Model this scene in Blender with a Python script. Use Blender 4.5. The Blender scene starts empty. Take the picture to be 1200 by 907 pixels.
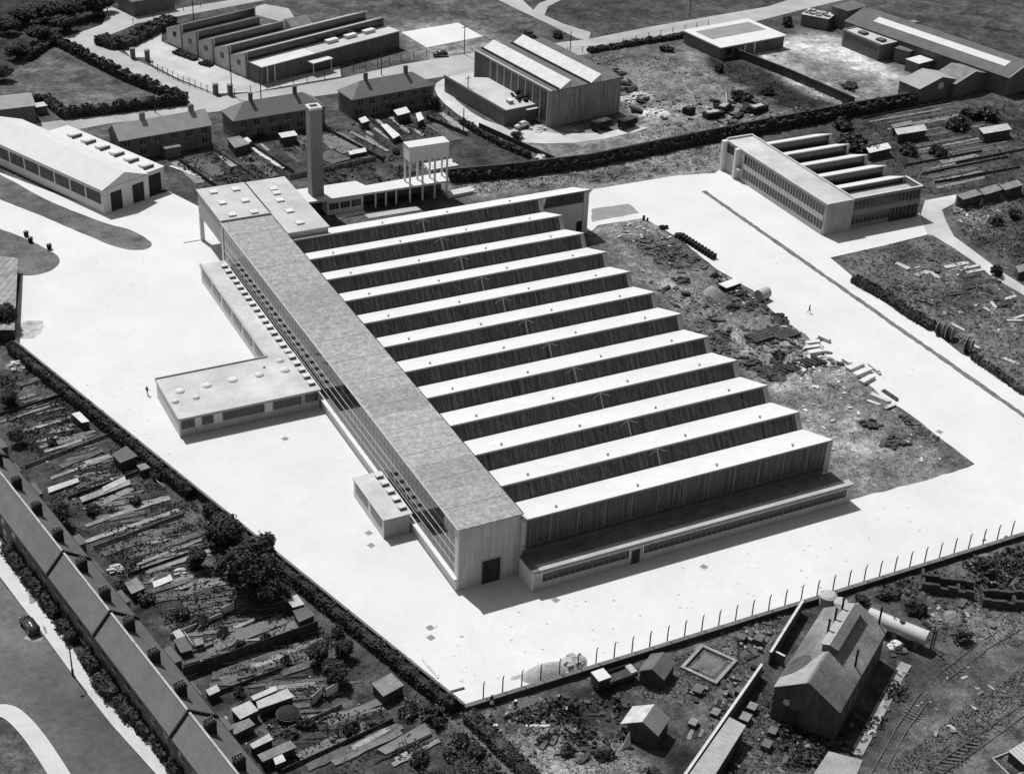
import bpy, bmesh, math, random
import numpy as np
from mathutils import Vector, Matrix
from mathutils.geometry import tessellate_polygon
random.seed(7); rng=np.random.default_rng(7)
S=bpy.context.scene; COL=S.collection
# ------------------------------------------------------------------ survey: camera solved from the photograph (photo pixels 1200x907)
FPX=1839.01; CAM=Vector((-76.187,-158.383,138.072)); YAW,PIT,ROLL=0.4840,0.5360,0.0440
PV=[(0.8947018, -0.4450456, 0.0379878), (0.1983951, 0.4721587, 0.8588979), (0.400185, 0.7609209, -0.5107361)]
CR,CU,CF=[Vector(v) for v in PV]
def G(x,y,z=0.0):
    d=CF*FPX+CR*(x-600)-CU*(y-453.5); t=(z-CAM.z)/d.z
    p=CAM+d*t; return Vector((p.x,p.y,z))
def P2(x,y,z=0.0):
    p=G(x,y,z); return (p.x,p.y)
# ------------------------------------------------------------------ materials
MATS={}
def mat(name,tone,var=.3,scale=.25,fine=3.0,rough=.9,spec=.25,bump=0.0,streak=0,stripe=None,island=0.0,speck=0.0,vc=False,smap=(1.6,1.6,.12),mid=0,ior=None,stretch=None,big=.0,metal=0):
    if name in MATS: return MATS[name]
    m=bpy.data.materials.new(name); m.use_nodes=True; nt=m.node_tree; N=nt.nodes; L=nt.links
    b=N['Principled BSDF']; b.inputs['Roughness'].default_value=rough; b.inputs['Specular IOR Level'].default_value=spec
    if ior: b.inputs['IOR'].default_value=ior
    geo=N.new('ShaderNodeNewGeometry'); pos=geo.outputs['Position']
    if stretch:
        mp=N.new('ShaderNodeMapping'); mp.inputs['Scale'].default_value=stretch; L.new(pos,mp.inputs['Vector']); pos_s=mp.outputs['Vector']
    else: pos_s=pos
    def noise(sc,det=4,ro=.6,p=None):
        n=N.new('ShaderNodeTexNoise'); n.inputs['Scale'].default_value=sc; n.inputs['Detail'].default_value=det; n.inputs['Roughness'].default_value=ro
        L.new(p or pos_s,n.inputs['Vector']); return n.outputs['Fac']
    def math_(op,a,b_):
        n=N.new('ShaderNodeMath'); n.operation=op
        for i,v in enumerate((a,b_)):
            if isinstance(v,(int,float)): n.inputs[i].default_value=v
            else: L.new(v,n.inputs[i])
        return n.outputs[0]
    def ramp(src,lo,hi,a=.3,c=.7):
        n=N.new('ShaderNodeMapRange'); n.inputs['From Min'].default_value=a; n.inputs['From Max'].default_value=c
        n.inputs['To Min'].default_value=lo; n.inputs['To Max'].default_value=hi; L.new(src,n.inputs['Value']); return n.outputs[0]
    n1=noise(scale); v=ramp(n1,1-var,1+var)
    nf=noise(fine,2); v=math_('MULTIPLY',v,ramp(nf,1-var*.7,1+var*.7))
    if mid: v=math_('MULTIPLY',v,ramp(noise(.75,5,.7,pos),1-mid,1+mid,.32,.68))
    if big: v=math_('MULTIPLY',v,ramp(noise(.03,3,.6,pos),1-big,1+big,.35,.65))
    if streak:
        mp=N.new('ShaderNodeMapping'); mp.inputs['Scale'].default_value=smap; L.new(pos,mp.inputs['Vector'])
        v=math_('MULTIPLY',v,ramp(noise(1.0,3,.7,mp.outputs['Vector']),1-streak,1+streak,.33,.67))
    if stripe:
        axis,period,depth=stripe
        tc=N.new('ShaderNodeTexCoord'); sx=N.new('ShaderNodeSeparateXYZ'); L.new(tc.outputs['Object'],sx.inputs[0])
        fr=math_('FRACT',math_('MULTIPLY',sx.outputs[axis],1.0/period),0)
        v=math_('MULTIPLY',v,ramp(fr,1-depth,1,0.12,0.2))
    if speck:
        w=noise(3.6,1); v=math_('ADD',v,ramp(w,0,speck,.64,.72))
    if island:
        v=math_('MULTIPLY',v,ramp(geo.outputs['Random Per Island'],1-island,1+island,0,1))
    if vc:
        at=N.new('ShaderNodeAttribute'); at.attribute_name='tone'; v=math_('MULTIPLY',v,at.outputs['Fac'])
    else: v=math_('MULTIPLY',v,tone)
    v=math_('MINIMUM',math_('MAXIMUM',v,.004),.85)
    cc=N.new('ShaderNodeCombineColor')
    for i in range(3): L.new(v,cc.inputs[i])
    L.new(cc.outputs[0],b.inputs['Base Color'])
    b.inputs['Metallic'].default_value=metal
    if bump:
        bp=N.new('ShaderNodeBump'); bp.inputs['Strength'].default_value=min(1,bump); bp.inputs['Distance'].default_value=.25*max(1,bump)
        L.new(math_('ADD',nf,n1),bp.inputs['Height']); L.new(bp.outputs[0],b.inputs['Normal'])
    MATS[name]=m; return m
# surfaces
m_yard=mat('pale_concrete',.55,.03,.12,1.2,rough=.85,big=.04,mid=.035)
m_asph=mat('asphalt_road',.25,.16,.2,3,big=.15)
m_lane=mat('light_road',.33,.14,.15,3,big=.12)
m_track=mat('dusty_road',.42,.18,.15,3,big=.12)
m_pave=mat('pavement_slabs',.46,.10,.3,2.5,big=.06)
m_slabgrey=mat('asphalt_patch',.22,.12,.3,4)
m_ground=mat('rough_ground',1,.38,.22,3.2,bump=1.2,vc=True,rough=1,spec=.03,big=.15,mid=.45)
m_outer=mat('distant_ground',.06,.5,.02,.3,rough=1,spec=.05)
m_lawn=mat('mown_lawn',.15,.2,.25,3,bump=.3,rough=1,spec=.05)
m_verge=mat('worn_verge',.115,.38,.22,1.6,bump=.4,rough=1,spec=.05,big=.25)
m_channel=mat('weedy_channel',.13,.35,.6,3,rough=1)
m_bedL=mat('pale_soil',.20,.3,.5,2.2,bump=.6,rough=1,spec=.05,stretch=(1,1,1))
m_bedM=mat('mid_soil',.10,.35,.5,2.2,bump=.6,rough=1,spec=.05)
m_bedD=mat('dark_soil',.045,.4,.5,2.2,bump=.6,rough=1,spec=.05)
m_pathL=mat('pale_path',.25,.28,.6,3,rough=1)
m_cinder=mat('cinder_ground',.05,.4,.3,2.5,bump=.5,rough=1)
m_sand=mat('sand_heap',.33,.2,.6,4,bump=.6,rough=1)
m_rail=mat('steel_rail',.17,.15,1,4,rough=.45,spec=.5)
m_sleep=mat('timber_sleeper',.085,.3,1,4)
# buildings
m_white=mat('white_roof',.53,.05,.3,3,mid=.04,big=.03,rough=.8)
m_hallroof=mat('mottled_felt_roof',.27,.22,1.4,2.3,speck=.42,big=.10,bump=.3,mid=.22)
m_paleroof=mat('pale_felt_roof',.42,.13,.22,3,speck=.12,big=.12)
m_stainroof=mat('stained_felt_roof',.45,.16,.25,3,big=.12)
m_conc=mat('board_marked_concrete',.40,.08,.3,2,streak=.16)
m_render=mat('sunlit_render',.60,.05,.3,2,streak=.06)
m_greyrender=mat('grey_render',.36,.09,.3,2,streak=.12)
m_glassS=mat('streaked_glazing',.056,.12,.4,1.5,stripe=(0,1.08,-.6),rough=.45,spec=.25,streak=.85,smap=(6.5,.04,.2))
m_glass=mat('dark_glass',.018,.3,.5,2,rough=.06,spec=.5,ior=1.75)
m_glassD=mat('window_glass',.03,.3,.5,2,rough=.2,spec=.4)
m_bar=mat('white_metal_bar',.62,.05,1,4)
m_frame=mat('grey_window_frame',.35,.1,1,4)
m_door=mat('dark_door',.03,.3,.6,4,streak=.3)
m_brick=mat('dark_brick',.12,.16,.4,3,streak=.18)
m_brickL=mat('light_brick',.44,.10,.4,3,streak=.10)
m_brickM=mat('mid_brick',.20,.12,.4,3,streak=.12)
m_tile=mat('roof_tiles',.165,.10,.5,4,stripe=(1,.34,.22),island=0)
m_tileD=mat('dark_roof_tiles',.13,.14,.5,4,stripe=(1,.34,.2))
m_tileL=mat('pale_roof_tiles',.31,.12,.5,4,stripe=(1,.34,.2))
m_ridge=mat('pale_ridge_tiles',.36,.2,1,4)
m_para=mat('black_parapet',.02,.3,1,4)
m_corr=mat('corrugated_cladding',.24,.10,.3,2,streak=.4)
m_corrroof=mat('corrugated_roof',.28,.16,.4,3,stripe=(0,.8,.14))
m_slate=mat('sooty_slate',.12,.3,.12,3,stripe=(1,.4,.15),big=.45,mid=.25)
m_felt=mat('dark_felt_roof',.11,.2,.4,3)
m_shedroof=mat('weathered_shed_roof',.19,.28,.7,4,stripe=(0,.7,.12))
m_shedL=mat('pale_shed_roof',.40,.2,.7,4)
m_wood=mat('tarred_boards',.05,.35,.8,4,streak=.3)
m_woodM=mat('weathered_boards',.2,.3,.8,4,streak=.3)
m_timber=mat('pale_timber',.48,.2,.8,4)
m_slabw=mat('pale_cast_slab',.55,.12,.6,4)
m_metal=mat('dark_metal',.045,.3,1,4,rough=.5,spec=.4)
m_tank=mat('painted_tank',.45,.12,.5,3,rough=.5)
m_cap=mat('pale_coping',.48,.12,1,4)
m_cloth=mat('white_cloth',.7,.08,1,4)
m_dark=mat('dark_clothing',.02,.2,1,4)
m_skin=mat('skin',.3,.05,1,4)
m_car=mat('dark_car_paint',.03,.1,1,4,rough=.3,spec=.5)
m_leaf=mat('dark_leaves',.042,.3,.4,2,rough=.8,spec=.15,island=.6)
m_leafM=mat('mid_leaves',.06,.3,.4,2,rough=.8,spec=.15,island=.6)
m_leafL=mat('dry_grass_tufts',.16,.3,.4,2,rough=.9,spec=.1,island=.6)
m_tuft=mat('ground_tufts',1,.25,.4,2,rough=1,spec=.03,island=.45,vc=True)
m_bark=mat('bark',.06,.3,1,4)
m_rubble=mat('broken_rubble',.30,.3,.5,3,island=.7)
# ------------------------------------------------------------------ mesh builder
class MB:
    def __init__(s): s.v=[]; s.f=[]; s.mi=[]; s.mats=[]
    def m_(s,m):
        if m is None: return -1
        if m not in s.mats: s.mats.append(m)
        return s.mats.index(m)
    def poly(s,pts,m=None):
        i=len(s.v); s.v+= [tuple(p) for p in pts]; s.f.append(tuple(range(i,i+len(pts)))); s.mi.append(s.m_(m)); return s
    def box(s,x0,x1,y0,y1,z0,z1,m=None):
        if x0>x1:x0,x1=x1,x0
        if y0>y1:y0,y1=y1,y0
        i=len(s.v); s.v+=[(x,y,z) for z in (z0,z1) for x,y in ((x0,y0),(x1,y0),(x1,y1),(x0,y1))]
        for q in ((0,3,2,1),(4,5,6,7),(0,1,5,4),(1,2,6,5),(2,3,7,6),(3,0,4,7)): s.f.append(tuple(i+k for k in q)); s.mi.append(s.m_(m))
        return s
    def extrude(s,pts,d,m=None):      # polygon pts (3D), swept along vector d
        n=len(pts); i=len(s.v); s.v+=[tuple(p) for p in pts]+[tuple(Vector(p)+Vector(d)) for p in pts]; k=s.m_(m)
        s.f.append(tuple(range(i+n-1,i-1,-1))); s.f.append(tuple(range(i+n,i+2*n)))
        for a in range(n):
            b=(a+1)%n; s.f.append((i+a,i+b,i+n+b,i+n+a))
        s.mi+= [k]*(n+2); return s
    def prism(s,poly,z0,z1,m=None):
        return s.extrude([(p[0],p[1],z0) for p in poly],(0,0,z1-z0),m)
    def tube(s,a,b,r0,r1=None,n=8,m=None):
        r1=r0 if r1 is None else r1; a=Vector(a); b=Vector(b); d=(b-a).normalized()
        u=d.orthogonal().normalized(); w=d.cross(u); i=len(s.v); k=s.m_(m)
        for c,r in ((a,r0),(b,r1)):
            for q in range(n):
                t=2*math.pi*q/n; s.v.append(tuple(c+u*(r*math.cos(t))+w*(r*math.sin(t))))
        for q in range(n): s.f.append((i+q,i+(q+1)%n,i+n+(q+1)%n,i+n+q))
        s.f.append(tuple(i+q for q in range(n-1,-1,-1))); s.f.append(tuple(i+n+q for q in range(n))); s.mi+=[k]*(n+2); return s
    def lathe(s,c,prof,n=12,m=None):   # prof: (r,z)
        i=len(s.v); k=s.m_(m); c=Vector(c)
        for r,z in prof:
            for q in range(n):
                t=2*math.pi*q/n; s.v.append((c.x+r*math.cos(t),c.y+r*math.sin(t),c.z+z))
        for a in range(len(prof)-1):
            for q in range(n): s.f.append((i+a*n+q,i+a*n+(q+1)%n,i+(a+1)*n+(q+1)%n,i+(a+1)*n+q)); s.mi.append(k)
        s.f.append(tuple(i+q for q in range(n-1,-1,-1))); s.f.append(tuple(i+(len(prof)-1)*n+q for q in range(n))); s.mi+=[k,k]; return s
    def build(s,name,m=None,parent=None,smooth=False):
        me=bpy.data.meshes.new(name); me.from_pydata(s.v,[],s.f)
        if s.mats:
            for k in s.mats: me.materials.append(k)
            if -1 in s.mi: me.materials.append(m or s.mats[0])
            me.polygons.foreach_set('material_index',[q if q>=0 else len(s.mats) for q in s.mi])
        else: me.materials.append(m)
        bm=bmesh.new(); bm.from_mesh(me); bmesh.ops.recalc_face_normals(bm,faces=bm.faces); bm.to_mesh(me); bm.free()
        if smooth: me.polygons.foreach_set('use_smooth',[True]*len(me.polygons))
        o=bpy.data.objects.new(name,me); COL.objects.link(o)
        if parent: o.parent=parent
        return o
def tag(o,label,cat,group=None):
    o['label']=label; o['category']=cat; o['kind']='thing'
    if group: o['group']=group
    return o
def thing(name,label,cat,loc=(0,0,0),rz=0,group=None):
    o=bpy.data.objects.new(name,None); COL.objects.link(o); o.location=(loc[0],loc[1],loc[2] if len(loc)>2 else 0); o.rotation_euler=(0,0,rz)
    return tag(o,label,cat,group)
def copy_tree(o,parent=None,depth=0):
    c=o.copy(); COL.objects.link(c)
    if parent: c.parent=parent
    for ch in [k for k in ALLCH(o)]: copy_tree(ch,c)
    return c
def ALLCH(o): return list(o.children)
def struct(o,kind='structure'): o['kind']=kind; return o
ORD=['first','second','third','fourth','fifth','sixth','seventh','eighth','ninth','tenth','eleventh','twelfth','thirteenth','fourteenth','fifteenth','sixteenth','seventeenth','eighteenth','nineteenth']
TENS={2:'twent',3:'thirt',4:'fort',5:'fift'}
def ordw(i):
    i+=1
    if i<20: return ORD[i-1]
    t,u=divmod(i,10)
    return TENS[t]+('ieth' if u==0 else 'y-'+ORD[u-1])
class Fr:                            # local frame laid along a world line
    def __init__(s,a,b):
        a=Vector((a[0],a[1])); b=Vector((b[0],b[1])); s.o=a; s.L=(b-a).length; s.u=(b-a)/s.L; s.n=Vector((-s.u.y,s.u.x)); s.rz=math.atan2(s.u.y,s.u.x)
    def loc(s,p): d=Vector((p[0],p[1]))-s.o; return (d.dot(s.u),d.dot(s.n))
    def wd(s,x,y): q=s.o+s.u*x+s.n*y; return (q.x,q.y)
Z=[0]
def flat(name,pts,m,z=.012,kind='structure',holes=None):   # a level sheet lying on the ground
    loops=[[Vector((p[0],p[1],0)) for p in pts]]+[[Vector((p[0],p[1],0)) for p in h] for h in (holes or [])]
    tri=tessellate_polygon(loops); vs=[p for l in loops for p in l]
    mb=MB(); mb.v=[(p.x,p.y,z) for p in vs]; mb.f=[tuple(t) for t in tri]; mb.mi=[0]*len(tri)
    o=mb.build(name,m); 
    me=o.data
    if me.polygons and sum(p.normal.z for p in me.polygons)<0: me.flip_normals()
    o['kind']=kind; return o
def px(*pts,z=0): return [P2(p[0],p[1],z) for p in pts]
def ribbon(a_pts,w):                 # centre line (world 2D) -> polygon
    n=len(a_pts); Lp=[];Rp=[]
    for i,p in enumerate(a_pts):
        a=Vector(a_pts[max(0,i-1)]); b=Vector(a_pts[min(n-1,i+1)]); d=(b-a).normalized(); nn=Vector((-d.y,d.x)); p=Vector(p); ww=w[i] if isinstance(w,(list,tuple)) else w
        Lp.append(tuple(p+nn*ww/2)); Rp.append(tuple(p-nn*ww/2))
    return Lp+Rp[::-1]
def smooth_poly(pts,it=2):
    for _ in range(it):
        q=[]
        for i in range(len(pts)):
            a=Vector(pts[i]); b=Vector(pts[(i+1)%len(pts)]); q+=[tuple(a*.75+b*.25),tuple(a*.25+b*.75)]
        pts=q
    return pts
def rag(pts,step=1.5,amp=.35):       # uneven natural edge
    q=[]
    for i in range(len(pts)):
        a=Vector(pts[i]); b=Vector(pts[(i+1)%len(pts)]); n=max(1,int((b-a).length/step)); d=(b-a).normalized(); nn=Vector((-d.y,d.x))
        for k in range(n): q.append(tuple(a.lerp(b,k/n)+nn*random.uniform(-amp,amp)))
    return q
# ------------------------------------------------------------------ ground
GX0,GX1,GY0,GY1,ST=-100.0,300.0,-90.0,330.0,0.8
nx=int((GX1-GX0)/ST)+1; ny=int((GY1-GY0)/ST)+1
gx,gy=np.meshgrid(GX0+ST*np.arange(nx),GY0+ST*np.arange(ny))
def vnoise(sc,seed):
    r=np.random.default_rng(seed); n=128; t=r.random((n,n)); x=gx/sc; y=gy/sc
    xi=np.floor(x).astype(int); yi=np.floor(y).astype(int); fx=x-xi; fy=y-yi; fx=fx*fx*(3-2*fx); fy=fy*fy*(3-2*fy)
    a=t[yi%n,xi%n]; b=t[yi%n,(xi+1)%n]; c=t[(yi+1)%n,xi%n]; d=t[(yi+1)%n,(xi+1)%n]
    return (a*(1-fx)+b*fx)*(1-fy)+(c*(1-fx)+d*fx)*fy
def pip(pts,X,Y):
    ins=np.zeros(X.shape,bool); n=len(pts)
    for i in range(n):
        x0,y0=pts[i]; x1,y1=pts[(i+1)%n]
        if y0==y1: continue
        c=((y0>Y)!=(y1>Y))&(X<(x1-x0)*(Y-y0)/(y1-y0)+x0); ins^=c
    return ins
def blur(a,k):
    for _ in range(2):
        for ax in (0,1):
            c=np.cumsum(np.concatenate([np.repeat(np.take(a,[0],ax),k+1,ax),a,np.repeat(np.take(a,[-1],ax),k,ax)],ax),ax)
            n=a.shape[ax]; a=(np.take(c,range(2*k+1,2*k+1+n),ax)-np.take(c,range(0,n),ax))/(2*k+1)
    return a
wx=(vnoise(5,1)-.5)*5+(vnoise(1.8,2)-.5)*2; wy=(vnoise(5,3)-.5)*5+(vnoise(1.8,4)-.5)*2
tone=np.full(gx.shape,.075); relief=np.zeros(gx.shape)
tone*=1+.5*(vnoise(14,5)-.5)+.5*(vnoise(4,6)-.5)
# hand-surveyed patches of soil, grass, dust and cinders: (outline in photo pixels, tone, softness in cells, relief)
PATCH=[
 ([(-60,-20),(250,-20),(200,30),(60,50),(-60,120)],.045,3,.3),
 ([(20,66),(62,58),(212,125),(80,135),(35,120)],.085,1,.1),([(60,62),(95,62),(120,75),(30,80)],.13,3,.1),([(60,118),(170,104),(205,120),(80,132)],.11,2,.1),
 ([(290,0),(420,-10),(600,0),(690,44),(590,52),(470,30),(390,10)],.085,4,.15),([(640,8),(900,-30),(1000,-20),(700,32)],.06,3,.15),
 ([(470,30),(540,20),(600,48),(560,75),(490,72)],.20,3,.05),
 ([(540,68),(700,52),(700,64),(580,80)],.10,3,.05),
 ([(690,60),(830,42),(850,70),(990,125),(960,133),(800,165),(735,160),(735,95)],.13,4,.25),
 ([(735,95),(800,70),(860,80),(930,110),(890,130),(760,120)],.16,5,.25),
 ([(735,115),(800,112),(860,126),(850,140),(760,150)],.23,4,.1),
 ([(815,64),(850,60),(1000,126),(940,134),(880,108)],.035,1,.15),
 ([(575,140),(640,150),(740,152),(780,160),(760,172),(650,186),(600,165)],.27,3,.1),
 ([(600,165),(690,158),(780,158),(790,168),(640,186)],.18,3,.2),
 ([(525,160),(560,150),(640,186),(560,205),(527,210)],.045,1,.15),
 ([(880,63),(920,55),(940,40),(985,40),(1068,110),(1000,124)],.24,3,.15),
 ([(905,55),(950,36),(985,44),(1060,92),(1040,98),(985,66),(940,60)],.42,3,.05),
 ([(873,66),(905,62),(1000,120),(985,124)],.40,2,.05),
 ([(930,70),(975,68),(1030,95),(1010,112),(960,92)],.14,3,.25),
 ([(1040,-10),(1230,-20),(1230,90),(1180,75),(1060,20)],.07,4,.2),
 ([(525,212),(700,188),(850,165),(850,200),(790,205),(690,222),(540,232)],.16,3,.15),([(600,205),(690,195),(790,190),(850,185),(850,200),(690,218),(600,224)],.24,3,.1),([(670,205),(750,196),(740,206),(690,212)],.09,2,.15),
 ([(960,132),(1230,95),(1230,260),(1090,240),(1080,210),(990,150)],.055,3,.03),([(1080,175),(1200,165),(1200,200),(1090,205)],.085,4,.03),([(1010,130),(1120,115),(1200,112),(1200,125),(1060,140)],.09,4,.03),
 ([(1085,235),(1200,215),(1230,225),(1230,250),(1105,255)],.07,3,.2),([(1105,245),(1160,235),(1180,262),(1120,275)],.19,4,.5),([(1120,275),(1230,240),(1230,330),(1200,330)],.075,3,.2),
 ([(980,300),(1090,272),(1110,285),(1230,365),(1230,500),(1150,425),(1030,345)],.105,3,.25),([(1050,340),(1100,345),(1110,372),(1070,362)],.17,5,.15),([(1085,355),(1200,345),(1200,420),(1130,400)],.13,5,.2),([(980,302),(1010,292),(1040,320),(1010,330)],.14,3,.15),
 # ground between the shed and the east yard
 ([(690,262),(760,254),(845,318),(950,390),(1060,478),(1145,545),(990,590),(960,540)],.185,1,.35),
 ([(700,275),(745,262),(800,310),(860,350),(810,360),(740,320)],.24,4,.3),([(735,275),(790,280),(835,312),(790,318),(755,300)],.07,3,.2),
 ([(800,350),(860,330),(930,390),(900,420),(850,410)],.12,4,.5),([(780,345),(850,400),(880,440),(860,436)],.05,3,.2),
 ([(855,385),(930,385),(960,405),(900,440),(870,425)],.23,4,.2),([(950,400),(990,430),(970,470),(935,455),(925,425)],.28,3,.2),
 ([(930,470),(1010,470),(1040,520),(980,530),(930,490)],.22,5,.2),([(965,505),(1040,500),(1110,545),(1040,560),(990,560)],.32,5,.15),([(1015,480),(1060,480),(1120,530),(1080,530)],.10,4,.2),([(1000,540),(1140,535),(1140,550),(1010,560)],.10,3,.1),
 # gardens and works ground in front
 ([(-80,380),(22,410),(340,690),(545,838),(640,960),(280,960),(-80,520)],.06,2,.015),
 ([(-80,640),(0,640),(60,735),(200,960),(-80,960)],.10,2,.05),
 ([(550,832),(1230,628),(1230,960),(620,960)],.075,2,.25),
 ([(560,850),(600,828),(680,870),(790,907),(790,960),(640,960)],.22,3,.35),([(590,870),(650,895),(720,960),(650,960)],.36,3,.2),([(690,870),(760,890),(800,940),(740,960),(690,920)],.30,4,.3),
 ([(600,830),(640,808),(720,800),(740,850),(720,880),(665,860)],.035,2,.1),([(560,838),(640,806),(660,815),(600,845)],.10,2,.2),
 ([(720,860),(800,850),(830,907),(830,960),(790,960)],.03,2,.1),
 ([(690,790),(900,730),(930,700),(900,770),(820,800)],.095,3,.1),([(850,745),(930,705),(920,730),(870,780),(830,815)],.13,3,.1),
 ([(790,812),(830,800),(850,815),(825,860),(780,850)],.12,2,.3),([(905,790),(960,700),(935,702),(870,800),(905,830)],.03,2,.1),
 ([(850,850),(905,815),(960,880),(960,960),(830,960)],.10,3,.2),([(905,820),(985,870),(1080,720),(1090,760),(1010,907),(930,907)],.032,3,.1),
 ([(960,880),(1000,885),(1060,960),(930,960)],.13,3,.1),
 ([(1040,690),(1200,640),(1230,640),(1230,730),(1100,740),(1070,720)],.10,4,.5),([(1070,705),(1150,712),(1190,720),(1150,730),(1090,725)],.17,4,.5),([(1090,665),(1200,640),(1200,660),(1110,680)],.16,4,.3),([(1080,680),(1200,700),(1200,712),(1085,705)],.05,2,.2),
 ([(1090,735),(1200,720),(1230,760),(1200,790),(1110,770)],.14,4,.1),
 ([(1040,890),(1130,830),(1200,770),(1230,770),(1230,850),(1110,960),(1030,960)],.12,4,.3),([(1110,780),(1170,765),(1190,800),(1120,830)],.07,4,.2),([(1180,735),(1230,760),(1230,775),(1170,750)],.24,3,.1),
 # back gardens of the three houses
 ([(200,190),(250,175),(390,150),(520,120),(620,185),(560,205),(370,215),(235,220)],.055,2,.02),
 ([(365,195),(480,180),(520,195),(440,222),(370,220)],.06,2,.05),
 ([(60,150),(130,140),(140,160),(80,170)],.12,2,.05),
]
for poly,t,k,rl in PATCH:
    w=px(*poly); m=pip(w,gx+wx,gy+wy).astype(float)
    if k: m=blur(m,k)
    tone=tone*(1-m)+t*m*(1+.5*(vnoise(7,11)-.5)+.6*(vnoise(2.6,12)-.5)+.5*(vnoise(1.1,13)-.5)); relief=relief*(1-m)+rl*m
gz=-.06+relief*((vnoise(6,21)-.35)*1.2+(vnoise(2.2,22)-.4)*1.5+(vnoise(1.0,23)-.5)*.8)
SHEETS=[]
def sheet(name,pts,m,z,holes=None,keep=True):
    SHEETS.append((pts,holes or [])); return flat(name,pts,m,z,holes=holes)
yard_out=[(-9.5,-22.4),(135,-22.4)]+px((1262,508),(1200,461.5),(1161,430),(1127,415),(1091,386),(1060,365),(1030,350),(973,302),(1040,287),(1087,275))+[(146.5,79),(126,80),(121,117)]+px((838,203),(792,206),(695,222))+[(73,104),(20,110),(9,126)]+px((205,228))+[(0.6,149),(-14.8,144),(-38,186),(-75,170),(-75,118)]+px((0,268),(25,316),(20,360),(18,400),(22,411))
waste=px((694,270),(700,264),(755,256),(772,266),(793,277),(826,304.5),(842,317),(882,340),(888,349),(919,376),(945,392),(968,418),(992,428),(1043,472),(1057,479),(1143.6,544),(1094.7,560),(993,586.5))+[(62.5,-4.3),(55,10),(55,92),(60,98.2)]
wr=waste[:18]; wr2=[]
for i in range(len(wr)-1):
    a,b=Vector(wr[i]),Vector(wr[i+1]); n=max(1,int((b-a).length/1.6))
    for k in range(n): wr2.append(tuple(a.lerp(b,k/n)+Vector((random.uniform(-.16,.16),random.uniform(-.16,.16)))))
waste=wr2+waste[17:]
sheet('yard',yard_out,m_yard,0.0,[waste])
st_top=px((40,145),(128,134),(190,124),(262,113),(330,104),(400,92),(470,76),(556,62),(690,46),(760,32),(900,8),(940,-5),(1010,-24))
st_bot=px((1050,-24),(990,0),(935,13),(880,27),(760,45),(690,63),(560,84),(520,90),(400,109),(300,123),(255,131),(128,145),(60,158),(30,158))
sheet('street',st_top+st_bot,m_lane,-.012)
sheet('upper_road',px((117,-2),(130,8),(158,20),(222,8),(260,2),(330,-10),(335,-4),(260,10),(222,17),(160,28),(142,36),(120,44),(118,49),(150,66),(176,78),(210,95),(255,112),(262,118),(240,127),(218,121),(205,112),(160,88),(110,66),(85,52),(70,45),(100,36),(120,29),(124,20)),m_lane,-.020)
sheet('factory_forecourt',px((190,34),(165,40),(150,50),(145,58),(153,67),(172,68),(178,76),(208,92),(252,110),(297,108),(330,102),(400,90),(398,78),(312,97),(298,94),(189,49)),m_track,-.016)
sheet('works_court',px((296,9),(310,5),(338,10),(345,20),(330,26),(300,18)),m_lane,-.02)
sheet('concrete_court',px((470,38),(537,27),(566,43),(500,56)),m_yard,-.02)
sheet('side_road',px((575,-4),(612,0),(625,12),(632,4),(648,-2),(662,-2),(642,8),(638,18),(660,28),(692,38),(690,48),(676,45),(640,27),(610,13)),m_lane,-.026)
sheet('works_drive',smooth_poly(px((508,100),(520,92),(557,76),(556,99),(532,106),(528,112),(560,138),(592,149),(640,156),(700,157),(745,148),(765,150),(690,167),(620,169),(582,160),(545,141),(514,116)),1),m_track,-.022)
sheet('lane',px((1079,252),(1084,235),(1121,228),(1119,238),(1104,246),(1108,258),(1118,277),(1144,296),(1173,318),(1200,335),(1260,374),(1260,386),(1200,346),(1164,325.5),(1140,306),(1115,289),(1093,276),(1087,275)),m_track,-.008)
m_asphD=mat('worn_asphalt',.092,.2,.15,2.5,big=.35,mid=.22)
sheet('terrace_road',px((-60,580),(-5,672),(50,743),(90,798),(130,849),(183,908),(230,960),(100,960),(75,907),(50,860),(25,838),(0,832),(-60,830)),m_asphD,-.02)
pav=px((-60,590),(-5,669),(0,676),(50,742),(90,797),(130,848),(183,907),(228,958))+px((262,990),(232,945),(196,900),(188,886),(180,868),(172,864),(160,862),(150,840),(138,834),(126,815),(128,806),(118,794),(106,796),(98,783),(86,762),(84,752),(76,747),(62,728),(56,712),(40,690),(18,660),(0,634),(-60,552))
sheet('pavement',pav,m_pave,.05)
def chaikin(p,it=3):
    for _ in range(it):
        q=[p[0]]
        for i in range(len(p)-1):
            a=Vector(p[i]); b=Vector(p[i+1]); q+=[tuple(a*.75+b*.25),tuple(a*.25+b*.75)]
        p=q+[p[-1]]
    return p
cp=px((-40,836),(-10,833),(8,832),(22,842),(40,862),(62,895),(90,940),(110,970))
sheet('curved_pavement',ribbon(chaikin(cp),2.3),m_pave,.05)
flat('grass_verge',rag(smooth_poly(px((-30,192),(0,204),(58,237),(126,263),(150,268),(172,279),(180,288),(168,294),(141,292),(104,277),(48.5,253),(0,234),(-30,222)),2),1.2,.07),m_verge,.010)
flat('grass_verge',rag(smooth_poly(px((-30,255),(0,269),(20,275),(58,293),(73,304),(63,317),(42,323),(26,323),(0,318),(-30,312)),2),1.2,.07),m_verge,.010)
flat('asphalt_patch',rag(px((693,245),(737,239),(749,249.6),(693,260.5)),1.2,.15),m_slabgrey,.006)
flat('drain_channel',rag([(108.15,-22.4),(109.25,-22.4),(109.25,106.5),(108.15,106.5)],.9,.14),m_channel,.008)
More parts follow.
